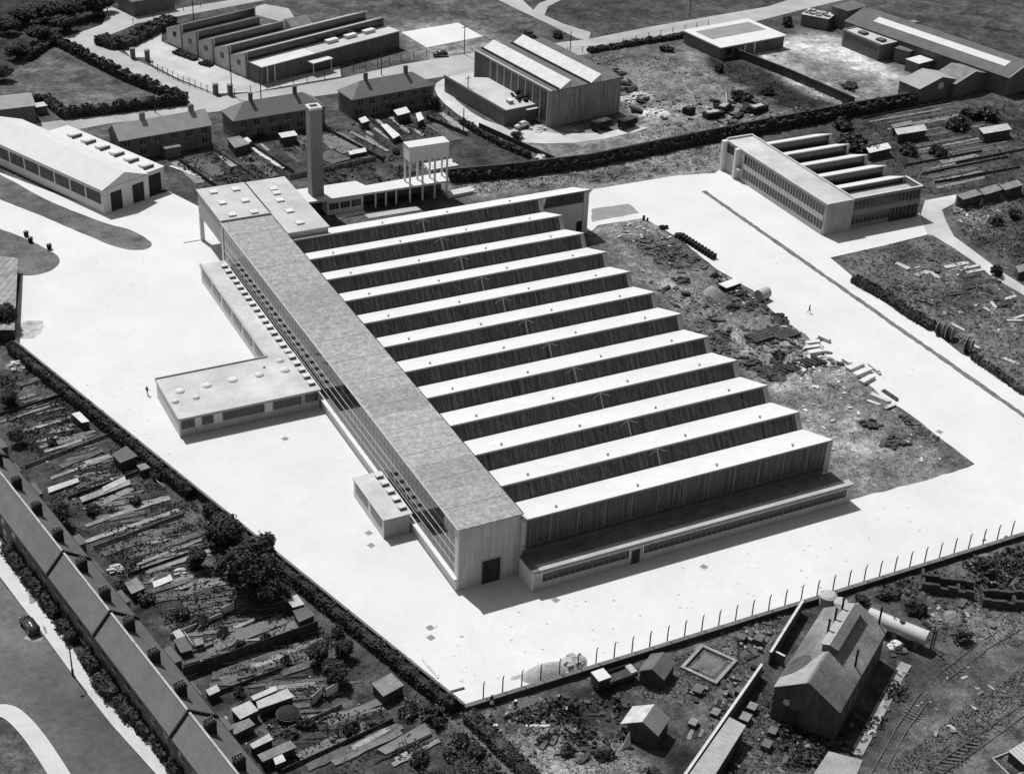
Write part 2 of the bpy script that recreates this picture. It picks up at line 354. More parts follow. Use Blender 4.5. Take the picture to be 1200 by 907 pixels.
# faint old marks on the yard
m_stain=mat('worn_concrete',.50,.12,.4,3); m_stain2=mat('oily_concrete',.33,.2,.6,3)
for i,(x,y,w,h) in enumerate([(18,392,26,8),(25,383,30,10),(400,358,8,2),(125,358,7,2),(150,425,8,2),(265,580,14,2)]):
    flat('worn_patch',rag(smooth_poly(px((x-w/2,y),(x,y-h/2),(x+w/2,y),(x,y+h/2)),2),.8,.25),m_stain if i>1 else m_stain2,.005)
flat('grass_verge',rag(smooth_poly(px((22,378),(50,374),(52,388),(38,397),(20,398)),2),.8,.3),mat('thin_grass',.36,.4,.5,3),.007)
# ground mesh
mk=np.zeros(gx.shape)
for pts,holes in SHEETS:
    m=pip(pts,gx,gy)
    for h in holes: m&=~pip(h,gx,gy)
    mk=np.maximum(mk,m)
mk=np.clip(blur(mk.astype(float),1)*2.2,0,1)
gz=gz*(1-mk)-.09*mk
gz=np.where((mk<.01),gz,np.minimum(gz,-.03)) if False else gz
me=bpy.data.meshes.new('ground')
idx=np.arange(nx*ny).reshape(ny,nx)
vs=np.stack([gx,gy,gz],-1).reshape(-1,3)
fs=np.stack([idx[:-1,:-1],idx[:-1,1:],idx[1:,1:],idx[1:,:-1]],-1).reshape(-1,4)
me.vertices.add(len(vs)); me.vertices.foreach_set('co',vs.ravel()); me.loops.add(fs.size); me.loops.foreach_set('vertex_index',fs.ravel().astype(np.int32))
me.polygons.add(len(fs)); me.polygons.foreach_set('loop_start',np.arange(0,fs.size,4,dtype=np.int32)); me.polygons.foreach_set('loop_total',np.full(len(fs),4,np.int32))
me.update(calc_edges=True); at=me.attributes.new('tone','FLOAT','POINT'); at.data.foreach_set('value',tone.ravel().astype(np.float32))
me.polygons.foreach_set('use_smooth',[True]*len(fs)); me.materials.append(m_ground)
og=bpy.data.objects.new('ground',me); COL.objects.link(og); og['kind']='structure'
def gh(x,y):
    i=int(round((x-GX0)/ST)); j=int(round((y-GY0)/ST))
    return float(gz[min(max(j,0),ny-1),min(max(i,0),nx-1)])
o=flat('outer_ground',[(-4000,-4000),(4000,-4000),(4000,5000),(-4000,5000)],m_outer,-.5)
# ------------------------------------------------------------------ MAIN FACTORY (axis aligned with the survey)
FT=thing('factory','huge white-striped sawtooth factory with a long flat-roofed tall hall along its left side','factory')
W0,LH,H=9.63,107.65,10.45
hw=MB(); hw.box(0,W0,0,LH,0,H); hw.build('hall_wall',m_conc,FT)
# left-hand glazed side
g=MB(); g.box(-.10,0,1.0,LH-.6,2.1,10.1); gz_=g.build('glazing_wall',m_glass,FT)
for k in range(4):
    MB().box(-.14,-.1,1.0,LH-.6,3.57+1.6*k,3.63+1.6*k).build('transom',m_bar,gz_)
mu=MB()
y=2.3
while y<LH-1: mu.box(-.115,-.101,y-.018,y+.018,2.1,10.1); y+=1.53
mu.build('glazing_bar',mat('dark_bar',.06,.2,1,3),gz_)
MB().box(-.75,-.002,.0,LH-.2,1.75,2.1).box(-.4,-.002,0,LH-.2,0,1.75).build('sill_wall',m_render,FT)
MB().box(-.22,-.002,-.02,1.0,2.1,10.42).build('corner_pier',m_render,FT)
MB().box(-.22,-.002,LH-.6,LH,2.1,10.42).build('corner_pier',m_render,FT)
r=MB(); r.box(-.35,W0+.12,-.15,LH,H,H+.16); hr=r.build('hall_roof',m_hallroof,FT)
MB().box(-.42,-.30,-.2,LH,H+.02,H+.22).build('roof_edge_strip',m_cap,hr); MB().box(W0+.06,W0+.16,-.2,LH,H+.02,H+.24).build('roof_edge_strip',m_para,hr); MB().box(W0-.06,W0+.18,LH+.12,123.7,10.87,10.93).build('roof_edge_strip',m_para,hr)
for k in range(14):                 # faintly different felt bays across the roof
    if k in (1,3,4,8,9,12):
        y0=2+k*7.4; MB().box(.2,W0-.2,y0,y0+7.2,H+.155,H+.168).build('felt_bay',[m_hallroof,mat('felt_bay_dark',.23,.22,1.4,2.3,speck=.26,mid=.22)][k in(1,4,9)],hr)
for k in range(14): MB().box(.05,W0-.05,5+k*7.4,5.11+k*7.4,H+.161,H+.178).build('roof_seam',mat('tar_seam',.15,.2,1,3),hr)
d=MB(); d.box(3.55,6.45,-.08,.05,0,4.05,m_door); d.box(3.4,3.55,-.10,.05,0,4.2,m_frame); d.box(6.45,6.6,-.10,.05,0,4.2,m_frame); d.box(3.55,6.45,-.10,.05,4.05,4.2,m_frame); d.box(4.97,5.03,-.11,-.08,0,4.05,m_metal)
d.build('door',None,FT)
MB().box(W0-.25,W0+.5,-.45,.3,0,9.9).build('pier',m_greyrender,FT)
# raised far block on stilts
eb=MB(); eb.box(-.05,W0,LH,123.5,5.5,10.7); ebo=eb.build('end_block',m_greyrender,FT)
MB().box(4.8,W0-.01,LH+.02,123.4,0,5.5).build('end_wall_or_sunlit_slab',m_greyrender,ebo)
r=MB(); r.box(-.3,W0+.1,LH-.1,123.7,10.7,10.86); r.box(-.3,W0+.1,LH-.1,LH+.1,10.86,11.0,m_paleroof); ro=r.build('roof',m_paleroof,ebo)
for (X,Y) in ((.15,LH+.25),(.15,122.9),(4.5,LH+.3)):
    MB().box(X-.3,X+.45,Y-.3,Y+.45,0,5.5).build('column',m_render,ebo)
def dome(x,y,z,r,par,name='skylight'):
    mb=MB(); mb.lathe((x,y,z),[(r,0),(r,.16),(r*.93,.2),(r*.7,.34),(r*.3,.42),(.02,.44)],12); return mb.build(name,m_slabw,par,smooth=False)
for q in ((135,435),(255,420),(183,492),(303,480),(235,555),(352,540)):
    p=G(220+q[0]/4.535,130+q[1]/4.535,10.86); MB().box(p.x-.75,p.x+.75,p.y-.75,p.y+.75,10.86,11.2).build('roof_light',m_slabw,ebo)
an=MB(); an.box(W0,17.9,98.35,123.5,0,10.6); ano=an.build('annexe',m_greyrender,FT)
MB().box(W0+.12,18.1,98.1,123.7,10.6,10.78).build('roof',m_paleroof,ano)
for q in ((470,440),(490,478),(540,535),(595,597),(455,418)):
    p=G(220+q[0]/4.535,130+q[1]/4.535,10.78); MB().box(p.x-.75,p.x+.75,p.y-.75,p.y+.75,10.78,11.1).build('roof_light',m_slabw,ano)
# twelve sawteeth
P_,Y1,HR,HV=8.872,-.40,9.73,7.22
XR=63.0
vent0=None
for i in range(12):
    yr=Y1+i*P_; xr=XR if i<11 else 74.4
    x0=W0+.02
    if i==11: yb=yr+7.4
    else: yb=yr+P_-1.42
    t=MB(); t.extrude([(x0,yr-.12,HR),(x0,yr-.12,HR-.28),(x0,yb,HV-.2),(x0,yb,HV)],(xr-x0,0,0)); to=t.build('sawtooth_roof',m_white,FT)
    gb=MB()
    if i==0:
        gb.extrude([(x0,yr,3.7),(x0,yr+.15,3.7),(x0,yr+.15,HR-.3),(x0,yr,HR-.25)],(xr-.8-x0,0,0)); gl=gb.build('glazing',m_glassS,to)
        MB().box(xr-1.0,xr+.02,yr-.1,yr+.5,3.7,HR-.28).build('end_pier',m_greyrender,to)
        MB().box(x0,xr-1,yr-.12,yr+.1,3.6,4.35).build('upstand',m_felt,to)
        bars=MB(); 
        x=x0+4.4
        while x<xr-1.5: bars.box(x-.07,x+.07,yr-.07,yr-.001,5.0,HR-.28); x+=4.45
        bars.build('glazing_bar',mat('dull_bar',.2,.2,1,3),to)
        MB().box(x0,xr-1,yr-.05,yr+.0-.002,5.0,5.15).build('rail',m_felt,to)
    else:
        yv=yr-1.42; xe=XR-.9
        gb.extrude([(x0,yv,HV-.1),(x0,yv+.2,HV-.25),(x0,yr+.15,HR-.3),(x0,yr-.02,HR-.26)],(xe-x0,0,0)); gl=gb.build('glazing',m_glassS,to)
        MB().extrude([(xe,yv-.15,HV-.1),(xe,yv+.2,HV-.3),(xe,yr+.15,HR-.3),(xe,yr-.10,HR-.28)],(.93,0,0)).build('end_pier',m_greyrender,to)
        # paler truss showing through the glass near the middle
        def on(x,s): return (x,yv-.03+(yr-yv)*s,HV-.08+(HR-.24-HV)*s)
        tr=MB(); xm=W0+27.2; tr.tube(on(xm,0),on(xm,1),.13,.16,5); tr.tube(on(xm-1.6,.72),on(xm,1),.08,.08,4); tr.tube(on(xm+1.6,.72),on(xm,1),.08,.08,4)
        tr.build('truss_post',mat('pale_truss',.3,.2,1,3),to)
        lat=MB()
        for j in range(12):
            xx=x0+2+j*4.3
            if abs(xx-xm)>3: lat.tube(on(xx,.15),on(xx-2.3,.95),.035,.035,4)
        lat.build('truss_brace',mat('dull_truss',.17,.2,1,3),to)
    MB().box(x0,xr,yr-.16,yr-.12,HR-.3,HR-.02).build('fascia',mat('grey_fascia',.22,.15,1,3),to)
    for j,xx in enumerate((x0+6.0,x0+19.5,x0+33.2,x0+47.0)):
        s=.42; yv=yr+1.55; zz=HR-(1.55/7.4)*(HR-HV)
        mb=MB(); mb.lathe((xx,yv,zz-.05),[(.13,0),(.13,.24),(.22,.26),(.22,.34),(.05,.42)],8); mb.build('roof_vent',mat('vent_metal',.26,.2,1,3),to)
xx0=W0+.05
sw=MB(); sw.box(xx0,XR-.05,2,101,0,7.0); sw.build('shed_wall',m_greyrender,FT)
for i in range(12):
    yr=Y1+i*P_; ye=yr+(P_-1.42 if i<11 else 7.3)
    MB().extrude([(XR-.3,yr+.2,7.0),(XR-.3,ye,7.0),(XR-.3,ye,HV-.21),(XR-.3,yr+.2,HR-.3)],(.25,0,0)).build('gable_wall',m_greyrender,FT)
yr=Y1+11*P_
ew=MB(); ew.box(XR-.02,74.1,yr+.15,yr+7.2,0,HV-.25); ew.box(72.9,74.12,yr+.05,yr+.6,0,HR-.3); ew.build('end_bay_wall',m_render,FT)
MB().box(XR+1.0,72.9,yr+.1,yr+.25,HV-.1,HR-.3).build('end_glazing',m_glassS,FT)
MB().box(72.3,74.14,yr+.02,yr+.2,HV-.24,HV-.1).box(XR-.9,73,yr+.04,yr+.2,HV-.24,HV-.1).build('end_beam',m_greyrender,FT)
MB().extrude([(XR-.6,yr-.05,HR-.28),(XR+1.1,yr-.05,HR-.28),(XR+.6,yr-.05,HV-.2),(XR-.1,yr-.05,HV-.2)],(0,.3,0)).build('end_bracket',m_render,FT)
MB().box(71.6,73.4,yr+.06,yr+.2,0,2.9).build('end_door',m_door,FT)
# low range along the front
fw=MB(); fw.box(9.35,64.75,-4.5,-.55,0,3.45); fo=fw.build('front_range',m_greyrender,FT)
MB().box(9.2,64.9,-4.75,-.5,3.45,3.60).build('roof',mat('shaded_felt_roof',.13,.18,.3,3,big=.2,mid=.3),fo); MB().box(10.3,64.9,-4.80,-3.35,3.60,3.68).build('roof_edge_strip',mat('sunlit_roof_strip',.36,.12,.4,3),fo)  # shade painted into the dark roof, sunlit front band into the pale strip
MB().box(9.25,9.36,-4.7,-.56,0,3.44).build('end_wall_or_sunlit_slab',m_render,fo)  # paler slab over the left end, grazing sun painted into its tone
m_dfr=mat('dull_frame',.16,.1,1,4); b=MB(); b.box(10.7,25.2,-4.56,-4.5,1.35,2.85,m_glassD); b.box(27.3,64.0,-4.56,-4.5,1.35,2.85,m_glassD); x=11.6
while x<64:
    if not 25<x<27.4: b.box(x-.04,x+.04,-4.6,-4.56,1.35,2.85,m_dfr)
    x+=.92
b.build('window_band',None,fo)
MB().box(9.6,64.6,-4.62,-4.5,2.85,3.0).build('lintel',m_render,fo)
x=12.5
for (x0,x1) in ((10.7,10.85),(25.05,25.2),(27.3,27.45),(63.9,64.05)): MB().box(x0,x1,-4.63,-4.5,1.3,2.85).build('window_pier',m_render,fo)
MB().box(25.55,26.9,-4.58,-4.5,0,2.4).build('door',m_door,fo)
# canteen wing and corridor on the yard side
cw=MB(); cw.box(-24.4,-.75,53.77,67.05,0,3.5); co=cw.build('canteen_wing',m_greyrender,FT)
MB().box(-24.5,-24.39,53.75,67.07,0,3.49).build('end_wall_or_sunlit_slab',m_render,co)  # left end given a lighter colour for the sun grazing it
MB().box(-24.6,-.42,53.5,67.2,3.5,3.66).build('roof',m_stainroof,co)
MB().box(-24.65,-5.2,67.05,67.25,3.5,3.9).box(-24.7,-24.55,53.5,67.2,3.5,3.75).build('roof_edge_strip',m_frame,co)
segs=[(-24.0,-21.0,1),(-20.9,-19.7,0),(-19.5,-17.0,1),(-16.9,-15.6,0),(-15.4,-7.9,1),(-15.4,-7.9,2),(-7.7,-6.4,0),(-6.2,-1.9,1)]
segs=[(-24.1,-22.0,1),(-21.9,-20.9,0),(-20.7,-18.9,1),(-18.8,-17.4,0),(-17.2,-10.3,1),(-10.2,-8.9,0),(-8.7,-3.9,1),(-3.2,-.95,1)]
for (a,b_,k) in segs:
    mb=MB().box(a,b_,53.70,53.77,1.55 if k else 1.35,3.0 if k else 3.1,m_glassD if k else m_slabw); x=a+.8
    while k and x<b_-.2: mb.box(x-.05,x+.05,53.66,53.70,1.55,3.0,m_dfr); x+=.85
    mb.build('window' if k else 'panel',None,co)
for q,r_ in (((222,425),1.0),((325,465),.75),((192,490),.8),((395,388),1.0),((560,352),1.1),((728,320),1.0),((893,290),1.05),((862,230),.85),((760,272),.35)):
    p=G(170+q[0]/5.4545,380+q[1]/5.4545,3.8); dome(p.x,p.y,3.66,r_*.78,co)
cr=MB(); cr.box(-5.3,-.75,67.25,105.6,0,3.35); cro=cr.build('corridor_wing',m_render,FT)
MB().box(-5.0,-.42,67.25,105.8,3.35,3.5).build('roof',m_stainroof,cro)
MB().box(-5.45,-5.0,67.25,105.7,3.3,3.75).build('parapet',m_greyrender,cro)
mb=MB()
for k in range(6): mb.box(-5.38,-5.3,69+k*6.1,73.6+k*6.1,1.6,2.9)
mb.build('window_band',m_glassD,cro)
for k in range(21):
    y=55.2+k*2.37; par=co if y<67 else cro; zz=3.66 if y<67 else 3.5
    MB().box(-1.95,-.8,y,y+.95,zz+.25,zz+.5).box(-1.75,-.8,y+.1,y+.85,zz,zz+.25,m_felt).build('roof_cowl',m_slabw,par)
pw=MB(); pw.box(-4.9,-.75,15.5,27.3,0,3.3); po=pw.build('porch_wing',m_greyrender,FT)
MB().box(-5.0,-4.89,15.45,27.35,0,3.29).build('sunlit_side_slab',m_render,po)  # grazing sun on the left face put into this paler slab
MB().box(-5.15,-.42,15.3,27.5,3.3,3.46).build('roof',m_stainroof,po)
MB().box(-5.06,-5.0,16.3,20.4,1.5,2.9).box(-5.06,-5.0,21.8,26.4,1.5,2.9).build('window_band',m_glassD,po)
for k in range(5):
    y=16.6+k*2.25
    MB().box(-1.95,-.8,y,y+.95,3.7,3.95).box(-1.75,-.8,y+.1,y+.85,3.46,3.7,m_felt).build('roof_cowl',m_slabw,po)
# ------------------------------------------------------------------ boiler house, chimney, water tower
bh=thing('boiler_house','low white-roofed boiler house with small windows and a covered colonnade behind the factory','boiler house',(27,125,0))
MB().box(.6,8.6,0,6.3,0,3.3).build('wall',m_render,bh)
MB().box(-8.9,.6,3.2,6.5,0,3.3).build('rear_wall',m_brick,bh)
rf=MB(); rf.prism([(-9,-.2),(-9,7),(9.5,6.5),(10.6,3.5),(28.9,4.1),(28.4,-.5),(28.3,-.6),(.4,-.2)],3.3,3.75); rf.build('roof',m_white,bh)
for k in range(3):
    x=1.0+k*2.5
    MB().box(x,x+2.1,-.05,0,1.1,2.55,m_glassD).box(x+.66,x+.72,-.08,-.05,1.1,2.55,m_frame).box(x+1.36,x+1.42,-.08,-.05,1.1,2.55,m_frame).build('window',None,bh)
for k in range(3): MB().box(11.2+k*2.35,11.5+k*2.35,-.2,.1,0,3.3).build('column',m_render,bh)
MB().box(10.0,28.2,3.6,3.9,0,3.3).build('back_wall',m_brick,bh)
ch=thing('chimney_stack','tall square brick chimney stack with a pale open top rising beside the factory','chimney',(26.3,128.1,3.75))
MB().extrude([(-1.3,-1.3,0),(1.3,-1.3,0),(1.3,1.3,0),(-1.3,1.3,0)],(0,0,19.0)).build('shaft',mat('stack_brick',.20,.06,.4,2,streak=.08),ch)
MB().box(-1.36,1.36,-1.36,-.85,18.9,19.4).box(-1.36,1.36,.85,1.36,18.9,19.4).box(-1.36,-.85,-.85,.85,18.9,19.4).box(.85,1.36,-.85,.85,18.9,19.4).build('cap',m_slabw,ch)
wt=thing('water_tower','white rectangular water tank raised on two rows of slender white columns','water tower',(50.4,125.6,0))
MB().box(-4.5,4.6,-1.1,2.1,9.3,12.5).build('tank',m_render,wt)
MB().box(-4.6,4.7,-1.2,2.2,12.5,12.62).build('tank_lid',m_white,wt)
for x in (-4.25,-1.35,1.5,4.35):
    MB().box(x-.17,x+.17,-1.0,-.66,0,9.3).build('column',m_render,wt)
    MB().box(x-.17,x+.17,1.7,2.04,3.76,9.3).build('column',m_render,wt)
# ------------------------------------------------------------------ office block with its own sawtooth workshop
of=thing('office_block','two-storey flat-roofed office block with long window rows and four small sawtooth bays behind','office building',(119.6,77.4,0))
DX,DY=7.0,38.2
MB().box(0,DX,0,DY,0,7.0).build('wall',mat('office_concrete',.33,.14,.3,3,streak=.15),of)
rf=MB(); rf.box(0,DX,0,DY,7.0,7.08); rfo=rf.build('roof',m_stainroof,of)
MB().box(-.1,.25,-.1,DY+.1,7.0,7.25).box(DX-.2,DX+.12,-.1,DY+.1,7.0,7.45).box(.25,DX-.2,-.1,.2,7.0,7.25).box(.25,DX-.2,DY-.3,DY+.1,7.0,7.5).build('parapet',m_cap,rfo)
for (z0,z1) in ((1.15,3.05),(4.35,6.35)):
    b=MB().box(-.06,0,.8,30.4,z0,z1,m_glassD); y=1.5
    while y<30: b.box(-.16,-.06,y-.07,y+.07,z0,z1,m_greyrender); y+=1.02
    b.build('window_band',None,of)
MB().box(-.12,0,.6,30.5,3.1,4.3).build('spandrel',mat('spandrel_panel',.42,.12,.8,3,stripe=(1,1.02,.2)),of)
MB().box(-.12,0,.6,30.5,.0,1.1).build('plinth',m_greyrender,of)
MB().box(-1.1,0,32.2,33.0,0,7.1).box(-1.1,0,37.3,38.3,0,7.1).build('entrance_fin',m_render,of)
MB().box(-.1,0,33.0,37.3,4.6,6.4).build('stair_window',m_glassD,of); MB().box(-.12,0,33.2,37.1,.0,4.5).build('entrance_panel',m_greyrender,of)
MB().box(-1.0,0,30.6,32.2,2.6,2.9).build('canopy',m_render,of)
wb=MB(); wb.box(DX,25.4,.5,6.0,0,5.6); wb.box(DX,25.4,.5,.8,5.6,7.0); wb.box(25.1,25.4,.8,6.0,5.6,7.0); wbo=wb.build('front_bay',m_brickM,of)
MB().box(DX,25.5,.35,.82,7.0,7.15).box(25.05,25.55,.82,6.2,7.0,7.15).build('parapet',m_cap,wbo)
MB().box(DX+.1,25.05,.85,6.0,5.6,5.7).build('roof',m_paleroof,wbo)
for (z0,z1) in ((1.1,3.0),(4.3,6.3)):
    b=MB().box(DX+.5,24.9,.43,.5,z0,z1,m_glassD); x=DX+1.3
    while x<24.6: b.box(x-.07,x+.07,.36,.43,z0,z1,m_brickM); x+=1.05
    b.build('window_band',None,wbo)
MB().box(17.5,24.8,.40,.5,0,3.0).build('loading_opening',m_door,wbo)
for k in range(5):
    y0=6.1+k*6.6; y1=y0+5.6; xr=25.4 if k==0 else 25.2
    t=MB(); t.extrude([(DX+.15,y0-.1,7.1),(DX+.15,y0-.1,6.85),(DX+.15,y1,4.65),(DX+.15,y1,4.9)],(xr-DX-.15,0,0)); to=t.build('sawtooth_roof',m_white,of)
    MB().box(DX+.1,xr-.7,y0,y0+.15,4.7,6.9).build('glazing',m_glassD,to)
    MB().box(xr-.7,xr,y0-.05,y0+.2,4.7,6.85).build('end_pier',m_greyrender,to)
    MB().extrude([(xr-.25,y0+.2,0),(xr-.25,y0+6.3,0),(xr-.25,y0+6.3,4.6),(xr-.25,y1,4.6),(xr-.25,y0+.2,6.8)],(.2,0,0)).build('gable_wall',m_brickM,to)
MB().box(DX+.1,25,6,38,0,4.4).build('workshop_wall',m_brickM,of)
# ------------------------------------------------------------------ generic gabled / hipped building along a ridge
def gable(name,label,cat,ra,rb,hr,he,hw1,hw2=None,wall=m_brick,roof=m_tile,group=None,hip=0,over=.25,z=0,th=.14,rname='roof',wallname='wall'):
    hw2=hw2 or hw1; f=Fr(ra,rb); c=f.wd(f.L/2,0); L=f.L/2
    t=thing(name,label,cat,(c[0],c[1],z),f.rz,group)
    w=MB()
    if hip: w.box(-L-hip,L+hip,-hw1,hw2,0,he)
    else:
        w.extrude([(-L,-hw1,0),(-L,hw2,0),(-L,hw2,he),(-L,0,hr-.02),(-L,-hw1,he)],(2*L,0,0))
    wo=w.build(wallname,wall,t)
    r=MB(); ex=over
    sl1=(hr-he)/hw1; sl2=(hr-he)/hw2
    a1=hw1+over; a2=hw2+over; z1=hr-sl1*a1; z2=hr-sl2*a2
    if hip:
        E=L+hip+over
        A=(-E,-a1,z1+th);B=(E,-a1,z1+th);C=(E,a2,z2+th);D=(-E,a2,z2+th);P=(-L,0,hr+th);Q=(L,0,hr+th)
        r.poly([A,B,Q,P]).poly([C,D,P,Q]).poly([B,C,Q]).poly([D,A,P]).poly([A,D,C,B])
        r.box(-E,E,-a1,a2,z1-.05,z1+th-.01)
    else:
        e=L+over
        r.extrude([(-e,-a1,z1),(-e,0,hr),(-e,a2,z2),(-e,a2,z2+th),(-e,0,hr+th),(-e,-a1,z1+th)],(2*e,0,0))
    ro=r.build(rname,roof,t)
    return t,f,L,wo,ro
def add_windows(t,xs,y,z0,z1,w,side=-1,m=m_glassD,fm=m_frame):
    for x in xs:
        o=MB().box(x-w/2,x+w/2,y,y+.06*side,z0,z1).build('window',m,t)
        MB().box(x-w/2-.08,x+w/2+.08,y,y+.10*side,z0-.12,z0-.001).box(x-.04,x+.04,y+.06*side,y+.09*side,z0,z1).build('window_frame',fm,o)
def chimney_on(ro,x,y,z0,z1,w=.55,l=1.2,m=m_brickM,pots=3):
    c=MB().box(x-l/2,x+l/2,y-w/2,y+w/2,z0,z1).box(x-l/2-.06,x+l/2+.06,y-w/2-.06,y+w/2+.06,z1-.25,z1-.1).build('chimney',m,ro)
    return c
# terraced houses behind the factory
m_hbrick=mat('sooty_brick',.125,.25,.4,3,streak=.2)
t,f,L,wo,ro=gable('terraced_house','pale-roofed pair of houses with plain gable ends behind the white-roofed garage','house',(-4.9,171.6),(16.4,173.6),7.5,5.0,3.4,wall=m_hbrick,roof=m_tileL)
add_windows(t,(-9,-5.5,-2,2,5.5,9),-3.4,3.2,4.4,1.1); add_windows(t,(-9,-5.5,2,9),-3.4,.9,2.2,1.2)
for x in (-3.9,7.6):
    c=chimney_on(ro,x,.2,7.0,9.0); [MB().tube((x+k*.35,.2,9.0),(x+k*.35,.2,9.35),.12).build('chimney_pot',m_cap,t) for k in (-1,0,1)]
MB().box(-1.4,2.2,-6.2,-3.41,0,2.3).box(-1.5,2.3,-6.3,-3.4,2.3,2.42,m_shedroof).build('lean_to',m_hbrick,t)
for (ra,rb,lab) in (((26.0,174.6),(40.6,175.6),'hip-roofed pair of houses directly behind the tall chimney stack, two chimneys on its ridge'),((56.0,178.0),(70.2,179.6),'hip-roofed pair of houses to the right of the tall chimney stack, nearest the yard works')):
    t,f,L,wo,ro=gable('semi_detached_house',lab,'house',ra,rb,7.7,5.0,3.6,hip=4.0,wall=m_hbrick,roof=m_tile,group='hip-roofed houses along the street')
    add_windows(t,(-9,-5.8,-2,2,5.8,9),-3.6,3.1,4.4,1.15); add_windows(t,(-9.4,-5,-1.6,1.6,5,9.4),-3.6,.8,2.1,1.2)
    MB().box(-.5,.5,-3.75,-3.601,0,2.1).build('door',m_door,t)
    for x in (-5.6,5.4):
        chimney_on(ro,x,.0,6.9,9.6,w=.8,l=.8,m=m_brick)
    for x in (-11.05,): MB().box(x-.06,x,-2,-.8,3.1,4.4).build('window',m_glassD,t)
# ------------------------------------------------------------------ white-roofed garage at the left
gn=Fr((-14.7,142.5),(-4.0,147.2))
ca=gn.wd(gn.L/2,0); cb=gn.wd(gn.L/2,44)
t,f,L,wo,ro=gable('garage_building','long garage with a bright white gabled roof and two dark doors in its gable end','garage',ca,cb,7.5,5.25,gn.L/2-.02,wall=m_render,roof=m_white,over=.2,rname='gabled_roof')
hwid=gn.L/2-.02
MB().box(-L-.04,-L,-hwid+.1,hwid-.1,5.2,5.35).build('gable_trim',m_greyrender,t)
for x in (-3.0,2.6): MB().box(-L-.08,-L+.05,x-1.55 if x<0 else x-1.45,x+1.35,0,4.1).build('garage_door',m_door,t)
# window band on the long side (local +y faces the yard)
for k in range(8):
    x=-L+.8+k*5.3
    b=MB().box(x,x+4.7,hwid,hwid+.06,1.9,4.4,mat('garage_window',.10,.25,.6,4,streak=.3))
    for j in range(1,6): b.box(x+j*.78-.025,x+j*.78+.025,hwid+.06,hwid+.09,1.9,4.4,m_dfr)
    b.box(x,x+4.7,hwid+.06,hwid+.092,3.12,3.18,m_dfr); b.build('window',None,t)
gl=Fr(gn.wd(gn.L+.05,1.2),gn.wd(gn.L+5.2,1.2))
t=thing('lean_to_garage','narrow flat-roofed bay with six oval roof lights built along the garage','garage',(gl.o.x,gl.o.y,0),gl.rz)
MB().box(0,gl.L,0,33,0,5.0).build('wall',m_render,t); r=MB().box(-.0,gl.L+.15,-.15,33.2,5.0,5.2).build('roof',m_white,t)
MB().box(1.0,gl.L-1.0,-.08,.02,0,4.2).build('garage_door',m_door,t)
for k in range(6):
    mb=MB(); i0=len(mb.v); mb.lathe((0,0,0),[(1,0),(1,.45),(.85,.62),(.2,.7)],16); mb.v=[(gl.L*.45+x*1.15,3.0+k*4.9+y*1.5,5.2+z) for x,y,z in mb.v]; mb.build('roof_light',m_slabw,r)
    mb=MB(); mb.box(gl.L*.45-1.3,gl.L*.45+1.3,1.2+k*4.9,1.6+k*4.9,5.2,5.75); mb.build('roof_kerb',m_felt,r)
# ------------------------------------------------------------------ machine shed in the middle distance
mf=Fr((94.2,152.3),(114.9,155.0)); t=thing('machine_shed','tall corrugated works shed with two long white raised roof lights','works shed',(mf.o.x,mf.o.y,0),mf.rz)
A,B,Hm=mf.L,33.5,9.0
MB().box(0,A,0,B,0,Hm).build('wall',m_corr,t); r=MB().box(-.1,A+.1,-.1,B,Hm,Hm+.15).build('roof',m_felt,t)
MB().box(-.25,.1,-.2,B+.1,Hm+.0,Hm+.32).build('gutter_edge',m_cap,r)
for xc in (4.6,13.6):
    MB().extrude([(xc-2.3,-.12,Hm+.15),(xc+1.3,-.12,Hm+.15),(xc+.9,-.12,Hm+2.0)],(0,B,0)).build('roof_monitor',m_slabw,r)
    MB().box(xc-2.7,xc-2.2,0,B,Hm+.15,Hm+.5).build('monitor_kerb',m_para,r)
for k in range(9):
    y=1.2+k*3.1; 
    if k<8: MB().box(-.06,0,y+.3,y+2.9,2.4 if k>1 else 1.0,8.4).build('window',mat('grimy_glass',.07,.4,.5,3,rough=.4,streak=.4),t)
    MB().box(-.14,0,y-.15,y+.15,0,Hm).build('pilaster',m_brickL,t)
MB().box(-.05,0,B-7,B-.3,0,8.8).build('end_panel',m_brick,t)
MB().extrude([(-9.2,5.8,0),(-.15,5.8,0),(-.15,27,0),(-9.2,32.8,0)],(0,0,3.9)).build('annexe',m_brick,t)
MB().extrude([(-9.0,6.0,3.9),(-.15,6.0,3.9),(-.15,26.8,3.9),(-9.0,32.5,3.9)],(0,0,.1)).build('annexe_roof',m_paleroof,t)
MB().box(-9.4,-9.05,5.7,32.9,3.85,4.35).build('parapet',m_brickM,t)
MB().box(-3.2,-.1,4.9,6.4,3.2,3.4).build('canopy',m_slabw,t)
o=thing('rubbish_heap','dark heap of scrap lying on the flat annexe roof of the corrugated works shed','scrap heap',(*mf.wd(-2.0,11),4.0))
mb=MB()
for k in range(14): x,y=random.uniform(-1.2,1.2),random.uniform(-3,3); s=random.uniform(.4,.9); mb.box(x,x+s,y,y+s*1.3,-.05,s*random.uniform(.6,1.5))
mb.build('scrap',m_para,o)
o=thing('roof_tank','small pale box lying on the works shed annexe roof beside the scrap','box',(*mf.wd(-5.2,9.5),4.0)); MB().box(-.6,.6,-.8,.8,-.02,.8).box(-.7,.7,-.9,.9,.8,.9,m_slabw).build('body',m_greyrender,o)
